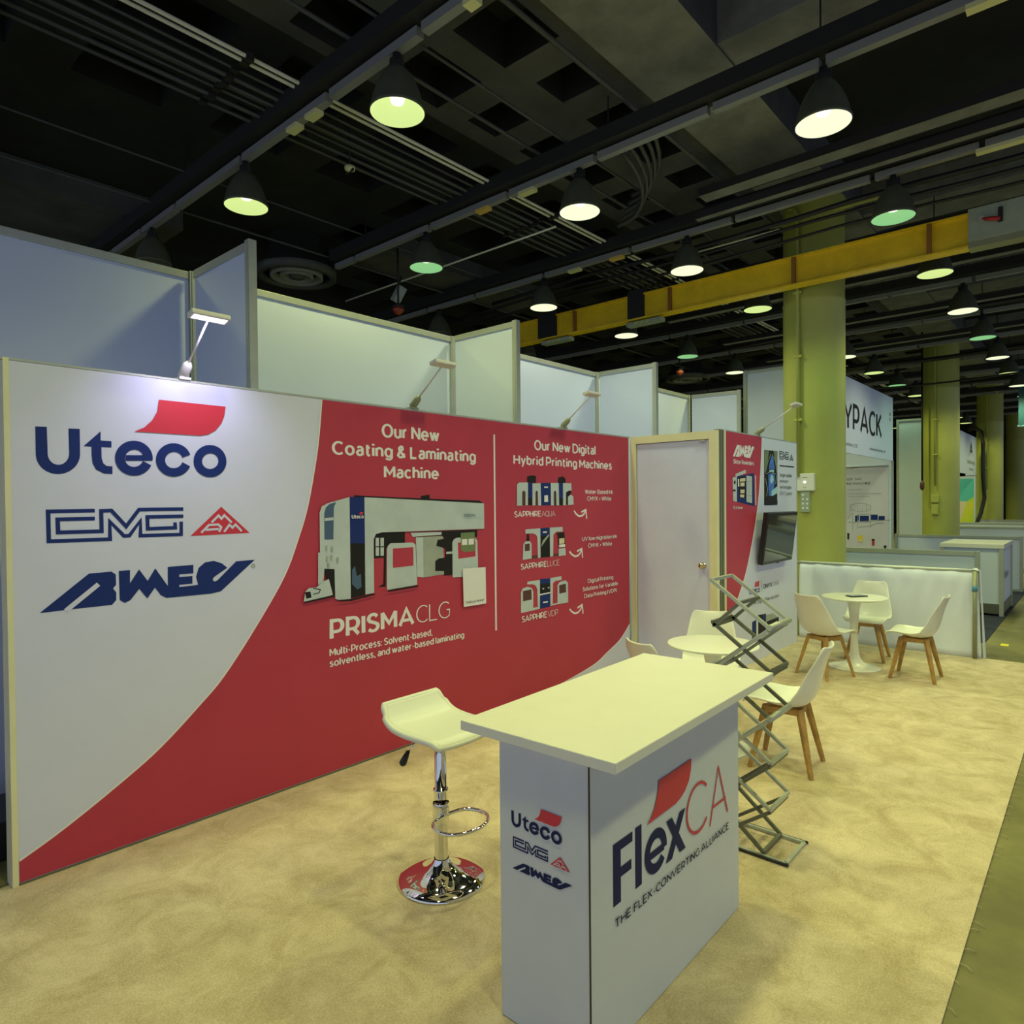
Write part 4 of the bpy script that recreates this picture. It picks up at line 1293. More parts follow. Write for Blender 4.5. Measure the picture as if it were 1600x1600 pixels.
for x in (XD + 0.075, XD + 0.125):
    box(bm, x - 0.01, x + 0.01, 2.684, 2.6905, 0.0, 2.374)
obj('post_groove', bm, 'aluminium_dark', dw)
obj('corner_edge', B(6.101, 6.185, 2.712, 2.74, 0, 2.38), 'cream_frame', dw)

YT = 2.72
tw = thing('screen_wall', 'red and pale blue printed wall panel behind the wall-mounted screen', 'display wall')
obj('fabric_panel', B(6.19, 8.19, YT, YT + 0.06, 0.01, 2.375), 'graphic_white', tw)
obj('top_profile', B(6.19, 8.20, YT - 0.002, YT + 0.062, 2.376, 2.386), 'aluminium', tw)
obj('end_profile', B(8.191, 8.205, YT - 0.002, YT + 0.062, 0, 2.386), 'aluminium', tw)
PT = Plane((0, YT, 0), (1, 0, 0))
UT = lambda pts: [PT.uv(*p) for p in pts]
tc_ = UT([(1190.7, 683), (1189.5, 715), (1187, 760), (1183, 799), (1177, 838), (1169, 880), (1162.5, 906), (1150, 944), (1141, 965)])
tc_[0] = (tc_[0][0], 2.374)
tcs = smooth2(tc_ + [(6.192, 0.42)], 4)
a_ = Art(PT, base=0.001)
a_.poly([(6.192, 2.374)] + [(6.192, 0.42)] + tcs[::-1][1:], 'graphic_red')
a_.stroke(tcs, 0.02, 'print_white')
a_.done('red_sweep', tw)
K = (1120, 660, 11.43)
a_ = Art(PT)
u0, v0 = PT.uv(1120 + 285 / 11.43, 660 + 575 / 11.43)
u1, v1 = PT.uv(1120 + 665 / 11.43, 660 + 455 / 11.43)
put_logo(a_, LOGO_B, (u0, u1, v0 - 0.02, v1 + 0.02), 0.02, {'n': 'print_white', 'w': 'graphic_red', 'g': 'print_white', 'r': 'print_white'})
a_.done('company_logo', tw)
a_ = Art(PT)
a_.text('Slitter Rewinders', (1145.5, 724.6), (1177.9, 727.2), 717.5, 'print_white', 0.2)
a_.text('TCA Series', (1144.9, 795.6), (1160.2, 795.4), 791, 'print_white', 0.2)
a_.done('caption_lettering', tw)
a_ = Art(PT)
for q, m in (([(355, 965), (660, 905), (672, 1500), (355, 1420)], 'graphic_navy'), ([(385, 985), (510, 960), (515, 1350), (400, 1340)], 'print_black'), ([(280, 985), (355, 960), (355, 1420), (290, 1402)], 'print_silver'), ([(325, 955), (332, 920), (510, 845), (518, 905), (360, 965)], 'print_silver'),
             ([(410, 1005), (505, 992), (505, 1050), (410, 1060)], 'print_cream'), ([(415, 1075), (490, 1070), (490, 1140), (415, 1142)], 'print_cream'), ([(415, 1200), (490, 1198), (488, 1265), (415, 1265)], 'print_cream'), ([(410, 1285), (485, 1290), (480, 1345), (410, 1335)], 'print_cream'),
             ([(520, 950), (622, 965), (622, 1440), (522, 1422)], 'print_silver'), ([(520, 1050), (622, 1045), (622, 1055), (520, 1060)], 'print_grey'), ([(520, 1300), (622, 1308), (622, 1318), (520, 1310)], 'print_grey'), ([(670, 945), (690, 948), (696, 1480), (675, 1478)], 'print_pink'),
             ([(280, 1200), (325, 1200), (325, 1228), (280, 1228)], 'print_black'), ([(300, 1040), (325, 1040), (325, 1095), (300, 1095)], 'print_black'), ([(365, 1010), (385, 1010), (390, 1140), (368, 1150)], 'print_white')):
    a_.poly(q, m, px=K)
a_.done('machine_print', tw)
a_ = Art(PT)
for q, m in (([(845, 490), (1080, 515), (1078, 1470), (845, 1480)], 'print_black'), ([(850, 500), (930, 505), (900, 760), (850, 900)], 'print_green'), ([(1010, 510), (1075, 520), (1075, 900), (1040, 700)], 'print_green'),
             ([(985, 580), (1012, 660), (1030, 830), (990, 850), (925, 830), (945, 700)], 'print_blue'), ([(935, 850), (1020, 850), (1015, 890), (930, 890)], 'print_cyan'), ([(915, 930), (960, 905), (1025, 910), (1032, 1050), (990, 1315), (920, 1312)], 'print_blue'),
             ([(960, 940), (1000, 950), (1010, 1040), (975, 1100), (945, 1040)], 'print_cyan'), ([(1080, 1135), (970, 1225), (970, 1325), (1078, 1262)], 'print_cyan'), ([(845, 1470), (860, 1360), (900, 1325), (980, 1310), (1050, 1330), (1078, 1400), (1078, 1468)], 'print_black')):
    a_.poly(q, m, px=K)
for q in ([(960, 560), (900, 720), (860, 900)], [(980, 560), (1040, 700), (1065, 900)], [(870, 920), (960, 880), (1060, 930)], [(860, 1000), (900, 1200), (880, 1320)], [(1060, 950), (1040, 1100)]):
    a_.stroke(q, 8, 'print_grey', px=K)
a_.done('photo_print', tw)
a_ = Art(PT)
DK = {'n': 'print_black', 'r': 'print_black', 'w': 'graphic_white', 'g': 'print_grey'}


def pbox(plane, x0, y0, x1, y1, K):
    a = plane.uv(K[0] + x0 / K[2], K[1] + y0 / K[2])
    b = plane.uv(K[0] + x1 / K[2], K[1] + y1 / K[2])
    return (a[0], b[0], a[1], b[1])


put_logo(a_, LOGO_C, pbox(PT, 1118, 650, 1280, 540, K), WC * 0.9, DK)
put_logo(a_, LOGO_A, pbox(PT, 1292, 672, 1368, 570, K), WC * 0.6, DK)
a_.done('company_logo', tw)
a_ = Art(PT)
a_.stroke([PT.uv(1120 + 1118 / 11.43, 660 + 772 / 11.43), PT.uv(1120 + 1375 / 11.43, 660 + 797 / 11.43)], 0.014, 'print_black')
for txt, a, b, top in (('Single bubble', (1120, 967), (1338, 985), 905), ('extrusion', (1120, 1072), (1272, 1078), 1015), ('technologies', (1120, 1176), (1330, 1190), 1118), ('(3-5-7 Layers)', (1120, 1290), (1335, 1300), 1228)):
    c = lambda p: (1120 + p[0] / 11.43, 660 + p[1] / 11.43)
    a_.text(txt, c(a), c(b), 660 + top / 11.43, 'print_black', 0.13)
a_.done('caption_lettering', tw)
a_ = Art(PT)
a_.poly(UT([(1180, 909.4), (1186.2, 907.5), (1186, 916.2), (1178.7, 917.5)]), 'swoosh_red')
a_.text('Uteco', (1170.6, 930), (1186.9, 924.4), 920.5, 'counter_navy', 0.2)
a_.stroke(UT([(1189.6, 906), (1190, 924)]), 0.008, 'print_grey')
a_.text('ONYX', (1192.1, 920), (1206, 916.3), 913.2, 'print_black', 0.17)
a_.text('OMNIA', (1207, 916.2), (1216.9, 912.5), 909.6, 'print_grey', 0.09)
a_.text('The Digital Revolution', (1171.9, 945), (1216.5, 933), 940, 'print_black', 0.14)
a_.done('caption_lettering', tw)
a_ = Art(PT)
K2 = (1120, 820, 8.0)
for q, m in (([(440, 1215), (492, 1188), (492, 1450), (440, 1460)], 'graphic_navy'), ([(495, 1180), (516, 1170), (516, 1410), (495, 1420)], 'print_white'), ([(515, 1130), (612, 1108), (612, 1380), (515, 1402)], 'print_black'), ([(570, 1120), (606, 1112), (606, 1190), (570, 1198)], 'graphic_navy'),
             ([(615, 1128), (700, 1105), (760, 1150), (760, 1200), (620, 1235)], 'print_grey'), ([(620, 1210), (770, 1150), (772, 1215), (720, 1250), (620, 1262)], 'print_black'), ([(600, 1400), (620, 1395), (500, 1530), (500, 1490)], 'print_black'), ([(660, 1250), (750, 1200), (752, 1212), (664, 1262)], 'print_white')):
    a_.poly(q, m, px=K2)
a_.done('machine_print', tw)

# screen
tv = thing('television', 'black flat screen tilted down on the store room wall', 'television', (7.36, YT - 0.085, 1.30))
tv.rotation_euler = (math.radians(7), 0, 0)
obj('casing', B(-0.44, 0.44, -0.025, 0.03, -0.275, 0.275, bev=0.006), 'black_plastic', tv)
obj('display', B(-0.425, 0.425, -0.0275, -0.0255, -0.245, 0.262), 'screen_black', tv)
obj('logo_tab', B(-0.03, 0.03, -0.03, -0.02, -0.282, -0.27, bev=0.003), 'black_plastic', tv)
obj('wall_bracket', B(-0.15, 0.15, 0.031, 0.07, -0.12, 0.12), 'black_plastic', tv)


# =================================================================== CLIP-ON ARM LIGHTS
def arm_light(x, y, z, label, lit, mm, head_y=0.33, head_z=0.27, hx=0.0):
    t = thing('arm_light', label, 'lamp', (x, y, z), 0, 'clip-on arm lights')
    bm = B(-0.03, 0.03, -0.012, 0.075, -0.002, 0.012, bev=0.003)
    obj('clamp', bm, mm, t)
    bm = NB()
    d = Vector((hx, -head_y, head_z)).normalized()
    a, b = Vector((0, 0.03, 0.012)), Vector((0, 0.03, 0.012)) + d * 0.11
    tube(bm, [a, a + d * 0.015, a + d * 0.09, b], [0.016, 0.027, 0.024, 0.012], 10)
    obj('driver_housing', bm, mm, t)
    e = Vector((hx, 0.03 - head_y, head_z))
    obj('rod', tube(NB(), [b - d * 0.01, e], 0.006, 8), 'lamp_grey', t)
    bm = NB()
    pr = []
    for s in range(25):
        f = s / 24
    box(bm, -0.095, 0.095, -0.034, 0.034, -0.011, 0.015, bev=0.009)
    h = obj('head', bm, 'lamp_grey', t, loc=e, rot=(math.radians(-14), 0, 0))
    for i in range(5):
        bm = B(-0.083 + 0.034 * i, -0.053 + 0.034 * i, -0.022, 0.022, -0.0125, -0.0112)
        obj('led', bm, 'led_on' if lit else 'lamp_grey', h)
    if lit:
        ld = bpy.data.lights.new('arm_spot', 'SPOT')
        ld.energy = 15
        ld.color = (0.80, 0.72, 1.0)
        ld.spot_size = math.radians(118)
        ld.spot_blend = 0.9
        ld.shadow_soft_size = 0.05
        lo = bpy.data.objects.new('head_light', ld)
        COL.objects.link(lo)
        lo.parent = t
        lo.location = e + Vector((0, -0.03, -0.035))
        lo.rotation_euler = (math.radians(32), 0, 0)
    return t


arm_light(1.50, YW, 2.366, 'lit white LED arm light above the largest blue logo', True, 'lamp_grey')
arm_light(3.07, YW, 2.366, 'unlit grey arm light above the coating machine heading', False, 'lamp_olive')
arm_light(4.82, YW, 2.366, 'unlit grey arm light above the hybrid printing heading', False, 'lamp_olive')
arm_light(7.02, YT, 2.388, 'unlit grey arm light on top of the screen wall', False, 'lamp_olive', 0.42, 0.28)

# =================================================================== RECEPTION COUNTER
rc = thing('reception_counter', 'white reception counter with company logos on two sides', 'counter')
X0, X1, Y0, Y1, HB = 1.602, 2.672, 1.125, 1.482, 0.938
obj('body', B(X0, X1, Y0, Y1, 0.012, HB, bev=0.002), 'counter_white', rc)
tp = [floor_pt(719.3, 1125.4, .97), floor_pt(961.7, 1193.5, .97), floor_pt(1208.6, 1051, .97), floor_pt(1006, 1020.3, .97)]
bm = NB()
lo_ = [bm.verts.new((p.x, p.y, HB)) for p in tp]
hi_ = [bm.verts.new((p.x, p.y, 0.97)) for p in tp]
bm.faces.new(hi_)
bm.faces.new(lo_[::-1])
for k in range(4):
    bm.faces.new((lo_[k], lo_[(k + 1) % 4], hi_[(k + 1) % 4], hi_[k]))
bmesh.ops.recalc_face_normals(bm, faces=bm.faces[:])
bmesh.ops.bevel(bm, geom=bm.edges[:], offset=0.0015, segments=2, affect='EDGES')
obj('counter_top', bm, 'top_white', rc)
obj('edge_seam', B(X0 - 0.0012, X0 + 0.003, Y0 - 0.0012, Y0 + 0.003, 0.013, HB - 0.001), 'black_plastic', rc)
obj('base_skirt', B(X0 + 0.008, X1 - 0.008, Y0 + 0.008, Y1 - 0.008, 0.0095, 0.0115), 'black_plastic', rc)
PF = Plane((0, Y0, 0), (1, 0, 0))
PL = Plane((X0, 0, 0), (0, -1, 0))
# front face lettering
KF = (940, 1170, 5.332)
fv = lambda x, y: PF.uv(940 + x / 5.332, 1170 + y / 5.332)
a_ = Art(PF)
ft, fb = fv(95, 800), fv(97, 1322)
cap, base = ft[1], fb[1]
F = lambda pts, m: a_.poly([fv(*p) for p in pts], m)
uF0, uF1 = fv(94, 1000)[0], fv(256, 900)[0]
ul0, ul1 = fv(279, 900)[0], fv(331, 900)[0]
ue0, ue1 = fv(354, 900)[0], fv(541, 800)[0]
ux0, ux1 = fv(531, 800)[0], fv(694, 650)[0]
H_ = cap - base
sw_ = ul1 - ul0
r4 = lambda u0, u1, v0, v1: a_.poly([(u0, v0), (u1, v0), (u1, v1), (u0, v1)], 'counter_navy', same=True)
r4(uF0, uF0 + sw_ * 1.12, base, cap)
r4(uF0, uF1, cap - H_ * 0.16, cap)
r4(uF0, uF1 - 0.008, base + H_ * 0.40, base + H_ * 0.56)
r4(ul0, ul1, base, cap + H_ * 0.02)
xh = H_ * 0.745
ec, er = (ue0 + ue1) / 2, (ue1 - ue0) / 2
a_.stroke([(ue0 + sw_ * 0.5, base + xh * 0.46), (ue1 - sw_ * 0.5, base + xh * 0.46)] , H_ * 0.13, 'counter_navy')
a_.up()
a_.stroke(arc(ec, base + xh / 2, er - sw_ * 0.46, xh / 2 - sw_ * 0.38, -8, 322, 30), sw_ * 0.86, 'counter_navy')
a_.up()
a_.poly([(ux0, base), (ux0 + sw_ * 1.12, base), (ux1, base + xh), (ux1 - sw_ * 1.12, base + xh)], 'counter_navy', same=True)
a_.poly([(ux0 + 0.004, base + xh), (ux0 + sw_ * 1.15, base + xh), (ux1, base), (ux1 - sw_ * 1.12, base)], 'counter_navy')
uc0, uc1 = fv(702, 560)[0], fv(890, 500)[0]
ct, cb = fv(830, 253)[1], fv(768, 727)[1]
a_.stroke(arc((uc0 + uc1) / 2 + 0.004, (ct + cb) / 2, (uc1 - uc0) / 2, (ct - cb) / 2 - 0.006, 42, 318, 30), 0.011, 'swoosh_red')
ua0, ua1 = fv(898, 620)[0], fv(1045, 490)[0]
at_ = fv(968, 150)[1]
am = fv(968, 150)[0]
a_.stroke([(ua0, base + 0.002), (am, at_), (ua1, base + 0.002)], 0.010, 'swoosh_red')
a_.stroke([(ua0 + 0.022, base + H_ * 0.34), (ua1 - 0.018, base + H_ * 0.34)], 0.009, 'swoosh_red')
a_.up()
F([(470, 262), (560, 205), (742, 78), (738, 170), (722, 260), (690, 345), (650, 410), (610, 455), (370, 635), (405, 570), (435, 490), (455, 400), (468, 320)], 'swoosh_red')
a_.text('THE FLEX-CONVERTING ALLIANCE', (940 + 102 / 5.332, 1170 + 1508 / 5.332), (940 + 1052 / 5.332, 1170 + 655 / 5.332), 1170 + 1432 / 5.332, 'counter_navy', 0.19)
a_.done('company_logo', rc)
# left face logos
KL = (780, 1240, 9.413)
lv = lambda x, y: PL.uv(780 + x / 9.413, 1240 + y / 9.413)
CN = {'n': 'counter_navy', 'r': 'swoosh_red', 'w': 'counter_white', 'g': 'print_grey'}


def lbox(u_l, u_r, y_b, y_t):
    return (u_l, u_r, y_b, y_t)


a_ = Art(PL)
uu0, uu1 = lv(182, 360)[0], lv(928, 640)[0]
vb, vt = lv(800, 705)[1], lv(620, 222)[1]
vb = min(lv(250, 490)[1], lv(845, 740)[1])
put_logo(a_, LOGO_U, (uu0, uu1, vb, vt), WU, CN)
a_.done('company_logo', rc)
a_ = Art(PL)
put_logo(a_, LOGO_C, (lv(212, 700)[0], lv(722, 900)[0], lv(720, 1008)[1], lv(215, 632)[1]), WC * 1.05, CN)
put_logo(a_, LOGO_A, (lv(757, 1025)[0], lv(1048, 1165)[0], lv(1048, 1165)[1], lv(897, 925)[1]), WC * 0.6, CN)
a_.done('company_logo', rc)
a_ = Art(PL)
put_logo(a_, LOGO_B, (lv(198, 1100)[0], lv(1078, 1345)[0], lv(890, 1420)[1], lv(350, 1008)[1] - 0.0), 0.02, CN)
a_.done('company_logo', rc)

# =================================================================== BAR STOOL
st = thing('bar_stool', 'white swivel bar stool with chrome trumpet base beside the counter', 'stool', (2.012, 2.222, 0.009))
obj('base', lathe(NB(), [(0.196, 0.0), (0.197, 0.006), (0.190, 0.014), (0.15, 0.023), (0.10, 0.038), (0.066, 0.057), (0.046, 0.078), (0.037, 0.094), (0.034, 0.100)], 56, cap0=True), 'chrome', st)
bm = lathe(NB(), [(0.031, 0.094), (0.031, 0.40), (0.034, 0.402), (0.034, 0.41), (0.026, 0.412), (0.026, 0.63)], 32)
obj('column_post', bm, 'chrome', st)
fr_ = obj('footrest', NB(), 'chrome', st)
bm = NB()
pts = []
for (x, y) in ((0.0, -0.03), (-0.09, -0.05), (-0.125, -0.11), (-0.11, -0.18), (-0.04, -0.225), (0.05, -0.225), (0.115, -0.18), (0.125, -0.11), (0.09, -0.05), (0.0, -0.03)):
    pts.append((x, y, 0.30))
pts3 = [(p[0], p[1], 0.30) for p in smooth2([(a, b) for a, b, c in pts], 4)]
tube(bm, pts3, 0.0085, 10)
lathe(bm, [(0.036, 0.26), (0.038, 0.265), (0.038, 0.345), (0.036, 0.35)], 24)
bm.to_mesh(fr_.data)
bm.free()
fr_.rotation_euler = (0, 0, 0)
sp_ = smooth2([(-0.184, -0.020), (-0.165, -0.003), (-0.11, 0.0), (0.0, 0.0), (0.085, 0.010), (0.135, 0.034), (0.168, 0.070), (0.188, 0.098)], 3)
bm = NB()
rows = []
for i, (s, z) in enumerate(sp_):
    f = i / (len(sp_) - 1)
    row = []
    hw = 0.182 - 0.012 * abs(2 * f - 1) ** 4 - (0.012 if f > 0.8 else 0)
    for k in range(13):
        g = -1 + 2 * k / 12
        row.append(bm.verts.new((hw * g, s, z + 0.012 * g * g * (1 - f) + 0.0)))
    rows.append(row)
for a, b in zip(rows, rows[1:]):
    for k in range(12):
        bm.faces.new((a[k], a[k + 1], b[k + 1], b[k])).smooth = True
se = obj('seat', bm, 'leather_white', st, solid=0.026, sub=1, loc=(-0.01, 0.0, 0.69))
edge = [v.co.copy() for v in []]
lp = [rows_ for rows_ in []]
bm = NB()
ring = []
for i, (s, z) in enumerate(sp_):
    f = i / (len(sp_) - 1)
    hw = 0.182 - 0.012 * abs(2 * f - 1) ** 4 - (0.012 if f > 0.8 else 0)
    ring.append((hw, s, z + 0.012 * (1 - f)))
L_ = [(-a, b, c) for a, b, c in ring]
mid_back = [(ring[-1][0] * g, sp_[-1][0], sp_[-1][1]) for g in (0.6, 0.2, -0.2, -0.6)]
mid_front = [(ring[0][0] * g, sp_[0][0], sp_[0][1] + 0.012 * g * g) for g in (-0.6, -0.2, 0.2, 0.6)]
tube(bm, ring + mid_back + L_[::-1] + mid_front, 0.0135, 8, closed=True)
obj('piping', bm, 'leather_white', se)
obj('seat_plate', B(-0.07, 0.07, -0.07, 0.07, 0.63, 0.668, bev=0.004), 'black_plastic', st)
lv_ = obj('lever', tube(NB(), [(-0.03, 0.03, 0.645), (-0.09, 0.055, 0.63), (-0.13, 0.07, 0.595)], 0.004, 6), 'chrome', st)
obj('lever_grip', tube(NB(), [(-0.127, 0.069, 0.60), (-0.14, 0.073, 0.575), (-0.152, 0.078, 0.55), (-0.156, 0.08, 0.54)], [0.008, 0.014, 0.017, 0.009], 10), 'black_plastic', lv_)

# =================================================================== FOLDING BROCHURE RACK
rk = thing('brochure_rack', 'folding zigzag metal brochure rack standing beside the counter', 'rack', (3.125, 0, 0.009))
YR, YL = 1.165, 1.45
WR = 0.25


def frame(p, q, m, pane=False, x0=0.0, x1=WR, name='rack_frame', r=0.0075):
    """rectangular tube frame between the edge at p and the edge at q (both y, z)"""
    bm = NB()
    P0, P1, P2, P3 = (x0, *p), (x1, *p), (x1, *q), (x0, *q)
    for a, b in ((P0, P1), (P1, P2), (P2, P3), (P3, P0)):
        bar(bm, a, b, r * 2, r * 2)
    o = obj(name, bm, m, rk)
    if pane:
        bm = NB()
        dv = Vector((0, q[0] - p[0], q[1] - p[1])).normalized()
        n = Vector((1, 0, 0)).cross(dv)
        vs = [bm.verts.new(Vector((x, *c)) + n * sg * 0.002) for sg in (-1, 1) for x, c in ((x0 + 0.01, p), (x1 - 0.01, p), (x1 - 0.01, q), (x0 + 0.01, q))]
        for f in ((0, 1, 2, 3), (7, 6, 5, 4), (0, 4, 5, 1), (1, 5, 6, 2), (2, 6, 7, 3), (3, 7, 4, 0)):
            bm.faces.new([vs[i] for i in f])
        obj('shelf_pane', bm, 'acrylic', o)
    return o


ZRk = [1.095, 0.884, 0.668, 0.452, 0.236, 0.02]
ZLk = [z + 0.205 for z in ZRk]
for k in range(6):
    frame((YL, ZLk[k]), (YR + (0.035 if k == 5 else 0), ZRk[k]), 'aluminium' if k in (0, 3, 4) else 'aluminium_dark', x0=0.0 if k % 2 == 0 else 0.012, x1=WR if k % 2 == 0 else WR - 0.012)
for k in range(4):
    q = (YL, ZLk[k + 2])
    frame((YR + 0.006, ZRk[k] - 0.017), (q[0] - 0.006, q[1] - 0.017), 'aluminium' if k % 2 == 0 else 'aluminium_dark', pane=False, x0=0.006, x1=WR - 0.006)
frame((YR + (YL - YR) * 0.5, (ZLk[0] + ZRk[0]) / 2), (YL - 0.006, ZLk[1] - 0.017), 'aluminium_dark', x0=0.012, x1=WR - 0.012)
frame((YR + 0.006, ZRk[4] - 0.017), (YL, 0.024), 'aluminium_dark', x0=0.006, x1=WR - 0.006)
for k in (0, 2):
    bm = NB()
    tube(bm, [(-0.008, YR - 0.004, ZRk[k]), (WR + 0.008, YR - 0.004, ZRk[k])], 0.014, 10)
    obj('hinge_tube', bm, 'aluminium', rk)
# pale clear shelf on the second pocket
bm = NB()
dv = Vector((0, YL - YR, ZLk[2] - ZRk[0])).normalized()
for k in (0, 2):
    a, b = Vector((0.02, YR, ZRk[k])), Vector((0.02, YL, ZLk[k + 2]))
    bm = NB()
    c = a + (b - a) * 0.04
    d_ = a + (b - a) * 0.96
    n = Vector((1, 0, 0)).cross((b - a).normalized())
    vs = [bm.verts.new(p + n * sg * 0.002) for sg in (-1, 1) for p in (c, c + Vector((WR - 0.04, 0, 0)), d_ + Vector((WR - 0.04, 0, 0)), d_)]
    for f in ((0, 1, 2, 3), (7, 6, 5, 4), (0, 4, 5, 1), (1, 5, 6, 2), (2, 6, 7, 3), (3, 7, 4, 0)):
        bm.faces.new([vs[i] for i in f])
    obj('shelf_pane', bm, 'acrylic', rk)
bm = NB()
for a, b in (((0, 1.09, 0.008), (WR, 1.09, 0.008)), ((0, 1.09, 0.008), (0, 1.46, 0.008)), ((WR, 1.09, 0.008), (WR, 1.46, 0.008)), ((0, 1.46, 0.008), (WR, 1.46, 0.008))):
    bar(bm, a, b, 0.016, 0.014)
obj('base_frame', bm, 'aluminium', rk)
for x in (-0.012, WR + 0.012):
    obj('base_rail', tube(NB(), [(x, 1.075, 0.009), (x, 1.22, 0.009), (x, 1.47, 0.009)], 0.006, 6), 'black_plastic', rk)


# =================================================================== ROUND TABLES AND CHAIRS
def make_table():
    t = thing('round_table', '', 'table')
    obj('table_top', lathe(NB(), [(0.001, 0.688), (0.27, 0.690), (0.30, 0.700), (0.305, 0.705), (0.303, 0.711), (0.295, 0.713), (0.001, 0.713)], 64), 'plastic_white', t)
    obj('pedestal', lathe(NB(), [(0.0, 0.69), (0.085, 0.689), (0.066, 0.66), (0.050, 0.58), (0.039, 0.46), (0.033, 0.34), (0.034, 0.24), (0.042, 0.15), (0.058, 0.09), (0.085, 0.055)], 36), 'plastic_white', t)
    obj('foot', lathe(NB(), [(0.084, 0.056), (0.115, 0.038), (0.165, 0.022), (0.215, 0.012), (0.240, 0.006), (0.243, 0.001), (0.0, 0.0)], 48), 'plastic_white', t)
    return t


CZ = 0.009
tb = make_table()
tb['label'] = 'round white pedestal table with a dark phone on it'
tb.location = (7.32, 1.87, CZ)
tb['group'] = 'round pedestal tables'
copy_tree(tb, (4.33, 2.0, CZ), 0, 'round white pedestal table close to the brochure rack', 'round pedestal tables')
t = thing('phone', 'flat black phone lying on the far round table', 'phone', (7.33, 1.85, 0.723), math.radians(-38))
obj('case', B(-0.09, 0.09, -0.05, 0.05, 0.0, 0.011, bev=0.004), 'black_plastic', t)
obj('glass', B(-0.084, 0.084, -0.045, 0.045, 0.011, 0.0118), 'screen_black', t)


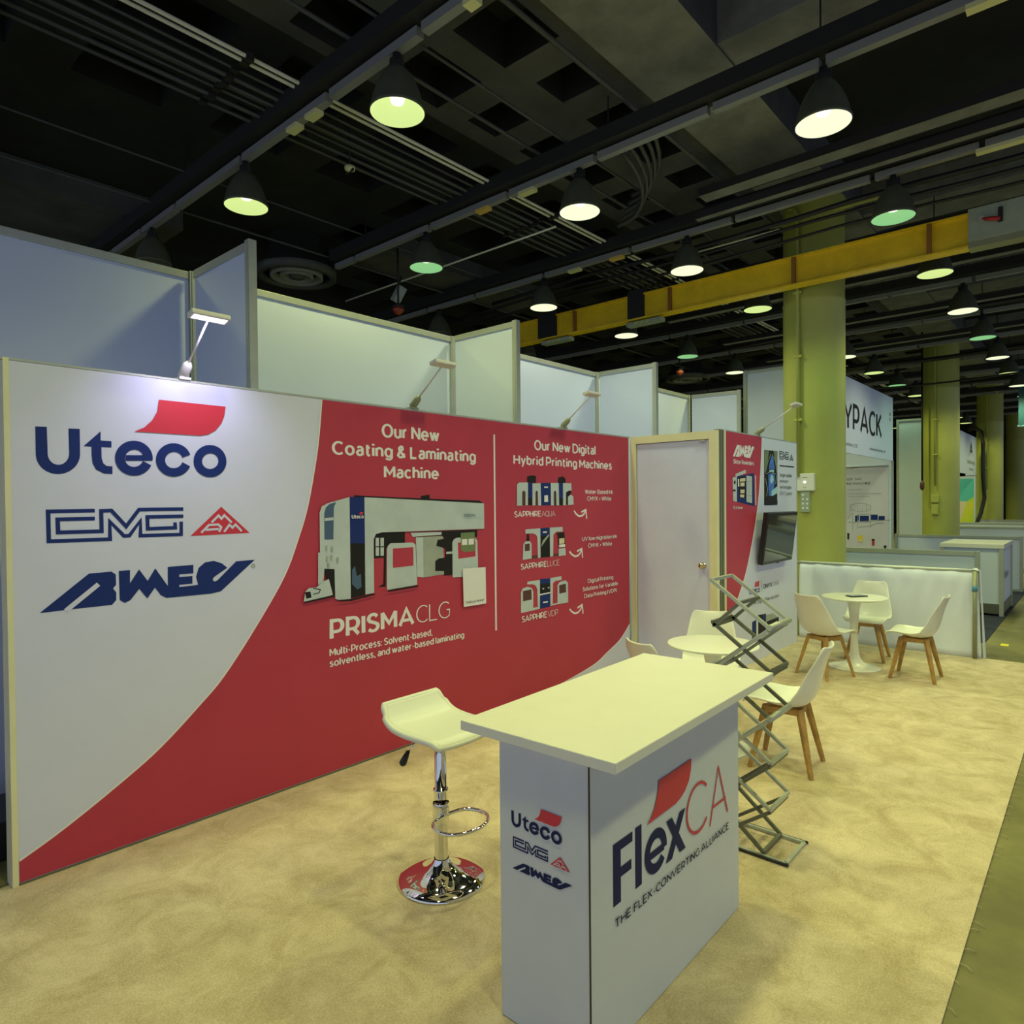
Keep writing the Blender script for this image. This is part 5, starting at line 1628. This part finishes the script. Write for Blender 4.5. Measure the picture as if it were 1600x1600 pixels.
def make_chair():
    """moulded shell chair on four splayed wooden legs, facing local +x"""
    t = thing('shell_chair', '', 'chair')
    prof = smooth2([(0.225, 0.405), (0.205, 0.432), (0.14, 0.428), (0.04, 0.405), (-0.06, 0.395), (-0.135, 0.42), (-0.18, 0.49), (-0.205, 0.585), (-0.228, 0.68), (-0.258, 0.765), (-0.275, 0.79)], 2)
    n = len(prof)
    bm = NB()
    rows = []
    for i, (x, z) in enumerate(prof):
        f = i / (n - 1)
        # half width, side lift on the seat and forward wrap on the back
        wpts = [(0, 0.175), (0.12, 0.205), (0.3, 0.215), (0.48, 0.222), (0.6, 0.215), (0.75, 0.185), (0.9, 0.158), (1.0, 0.12)]
        for (a, wa), (b, wb) in zip(wpts, wpts[1:]):
            if a <= f <= b:
                hw = wa + (wb - wa) * (f - a) / (b - a)
                break
        seat = max(0, 1 - abs(f - 0.42) / 0.42)
        bend = max(0, 1 - abs(f - 0.55) / 0.3)
        backf = max(0, min(1, (f - 0.5) / 0.2))
        row = []
        for k in range(11):
            g = -1 + 2 * k / 10
            e = abs(g) ** 2.4
            row.append(bm.verts.new((x + e * (0.03 * backf + 0.075 * bend), hw * g, z + e * (0.06 * seat * (1 - backf * 0.5)) + (0.012 * e if f > 0.9 else 0))))
        rows.append(row)
    for a, b in zip(rows, rows[1:]):
        for k in range(10):
            bm.faces.new((a[k], b[k], b[k + 1], a[k + 1])).smooth = True
    obj('shell', bm, 'plastic_white', t, solid=0.014, sub=2)
    bm = NB()
    rows = []
    for i in range(9):
        f = i / 8
        x = 0.19 - 0.30 * f
        row = []
        for k in range(9):
            g = -1 + 2 * k / 8
            hw = 0.165 + 0.02 * math.sin(PI * f)
            zz = 0.43 - 0.03 * math.sin(PI * min(1, f * 0.9)) + 0.03 * abs(g) ** 2.4 * math.sin(PI * f) + 0.012 * (1 - abs(g) ** 4) * (1 - abs(2 * f - 1) ** 4)
            row.append(bm.verts.new((x, hw * g, zz + 0.008)))
        rows.append(row)
    for a, b in zip(rows, rows[1:]):
        for k in range(8):
            bm.faces.new((a[k], b[k], b[k + 1], a[k + 1])).smooth = True
    obj('seat_pad', bm, 'leather_white', t, solid=0.016, sub=1)
    for sx, sy in ((1, 1), (1, -1), (-1, 1), (-1, -1)):
        bm = NB()
        a = Vector((0.10 * sx, 0.095 * sy, 0.392))
        b = Vector((0.182 * sx, 0.18 * sy, 0.0))
        u = Vector((-sy * 0.7071, sx * 0.7071, 0)) if True else None
        out = Vector((sx * 0.7071, sy * 0.7071, 0))
        vs = []
        for p, w1, w2 in ((a, 0.022, 0.016), (a + (b - a) * 0.35, 0.019, 0.015), (b, 0.013, 0.012)):
            vs.append([bm.verts.new(p + u * w1 * i + out * w2 * j) for i, j in ((-1, -1), (1, -1), (1, 1), (-1, 1))])
        for r0, r1 in zip(vs, vs[1:]):
            for k in range(4):
                bm.faces.new((r0[k], r0[(k + 1) % 4], r1[(k + 1) % 4], r1[k]))
        bm.faces.new(vs[0])
        bm.faces.new(vs[-1][::-1])
        bmesh.ops.recalc_face_normals(bm, faces=bm.faces[:])
        bmesh.ops.bevel(bm, geom=bm.edges[:], offset=0.003, segments=2, affect='EDGES')
        obj('leg', bm, 'wood_beech', t)
    bm = NB()
    for p, q in (((0.105, 0.10), (-0.105, -0.10)), ((0.105, -0.10), (-0.105, 0.10))):
        bar(bm, (*p, 0.372), (*q, 0.372), 0.032, 0.04)
    for p, q in (((0.10, 0.10), (0.10, -0.10)), ((-0.10, 0.10), (-0.10, -0.10)), ((0.10, 0.10), (-0.10, 0.10)), ((0.10, -0.10), (-0.10, -0.10))):
        bar(bm, (*p, 0.368), (*q, 0.368), 0.018, 0.035)
    obj('crossbar', bm, 'wood_beech', t)
    return t


CH = [(7.24, 1.315, 90, 'white shell chair on wooden legs at the far table, side-on before the draped barrier'), (6.80, 2.0, -24, 'white shell chair with its back to the screen wall at the far table'), (7.83, 1.87, 184, 'white shell chair between the far table and the draped barrier'),
      (4.345, 1.51, 96, 'white shell chair side-on behind the zigzag brochure rack'), (4.90, 2.28, 203, 'white shell chair facing the near table from the store room door side'), (3.95, 2.13, -22, 'white shell chair mostly hidden behind the reception counter')]
ch0 = make_chair()
for i, (x, y, a, lb) in enumerate(CH):
    if i == 0:
        ch0.location = (x, y, CZ)
        ch0.rotation_euler = (0, 0, math.radians(a))
        ch0['label'] = lb
        ch0['group'] = 'white shell chairs'
    else:
        copy_tree(ch0, (x, y, CZ), math.radians(a), lb, 'white shell chairs')
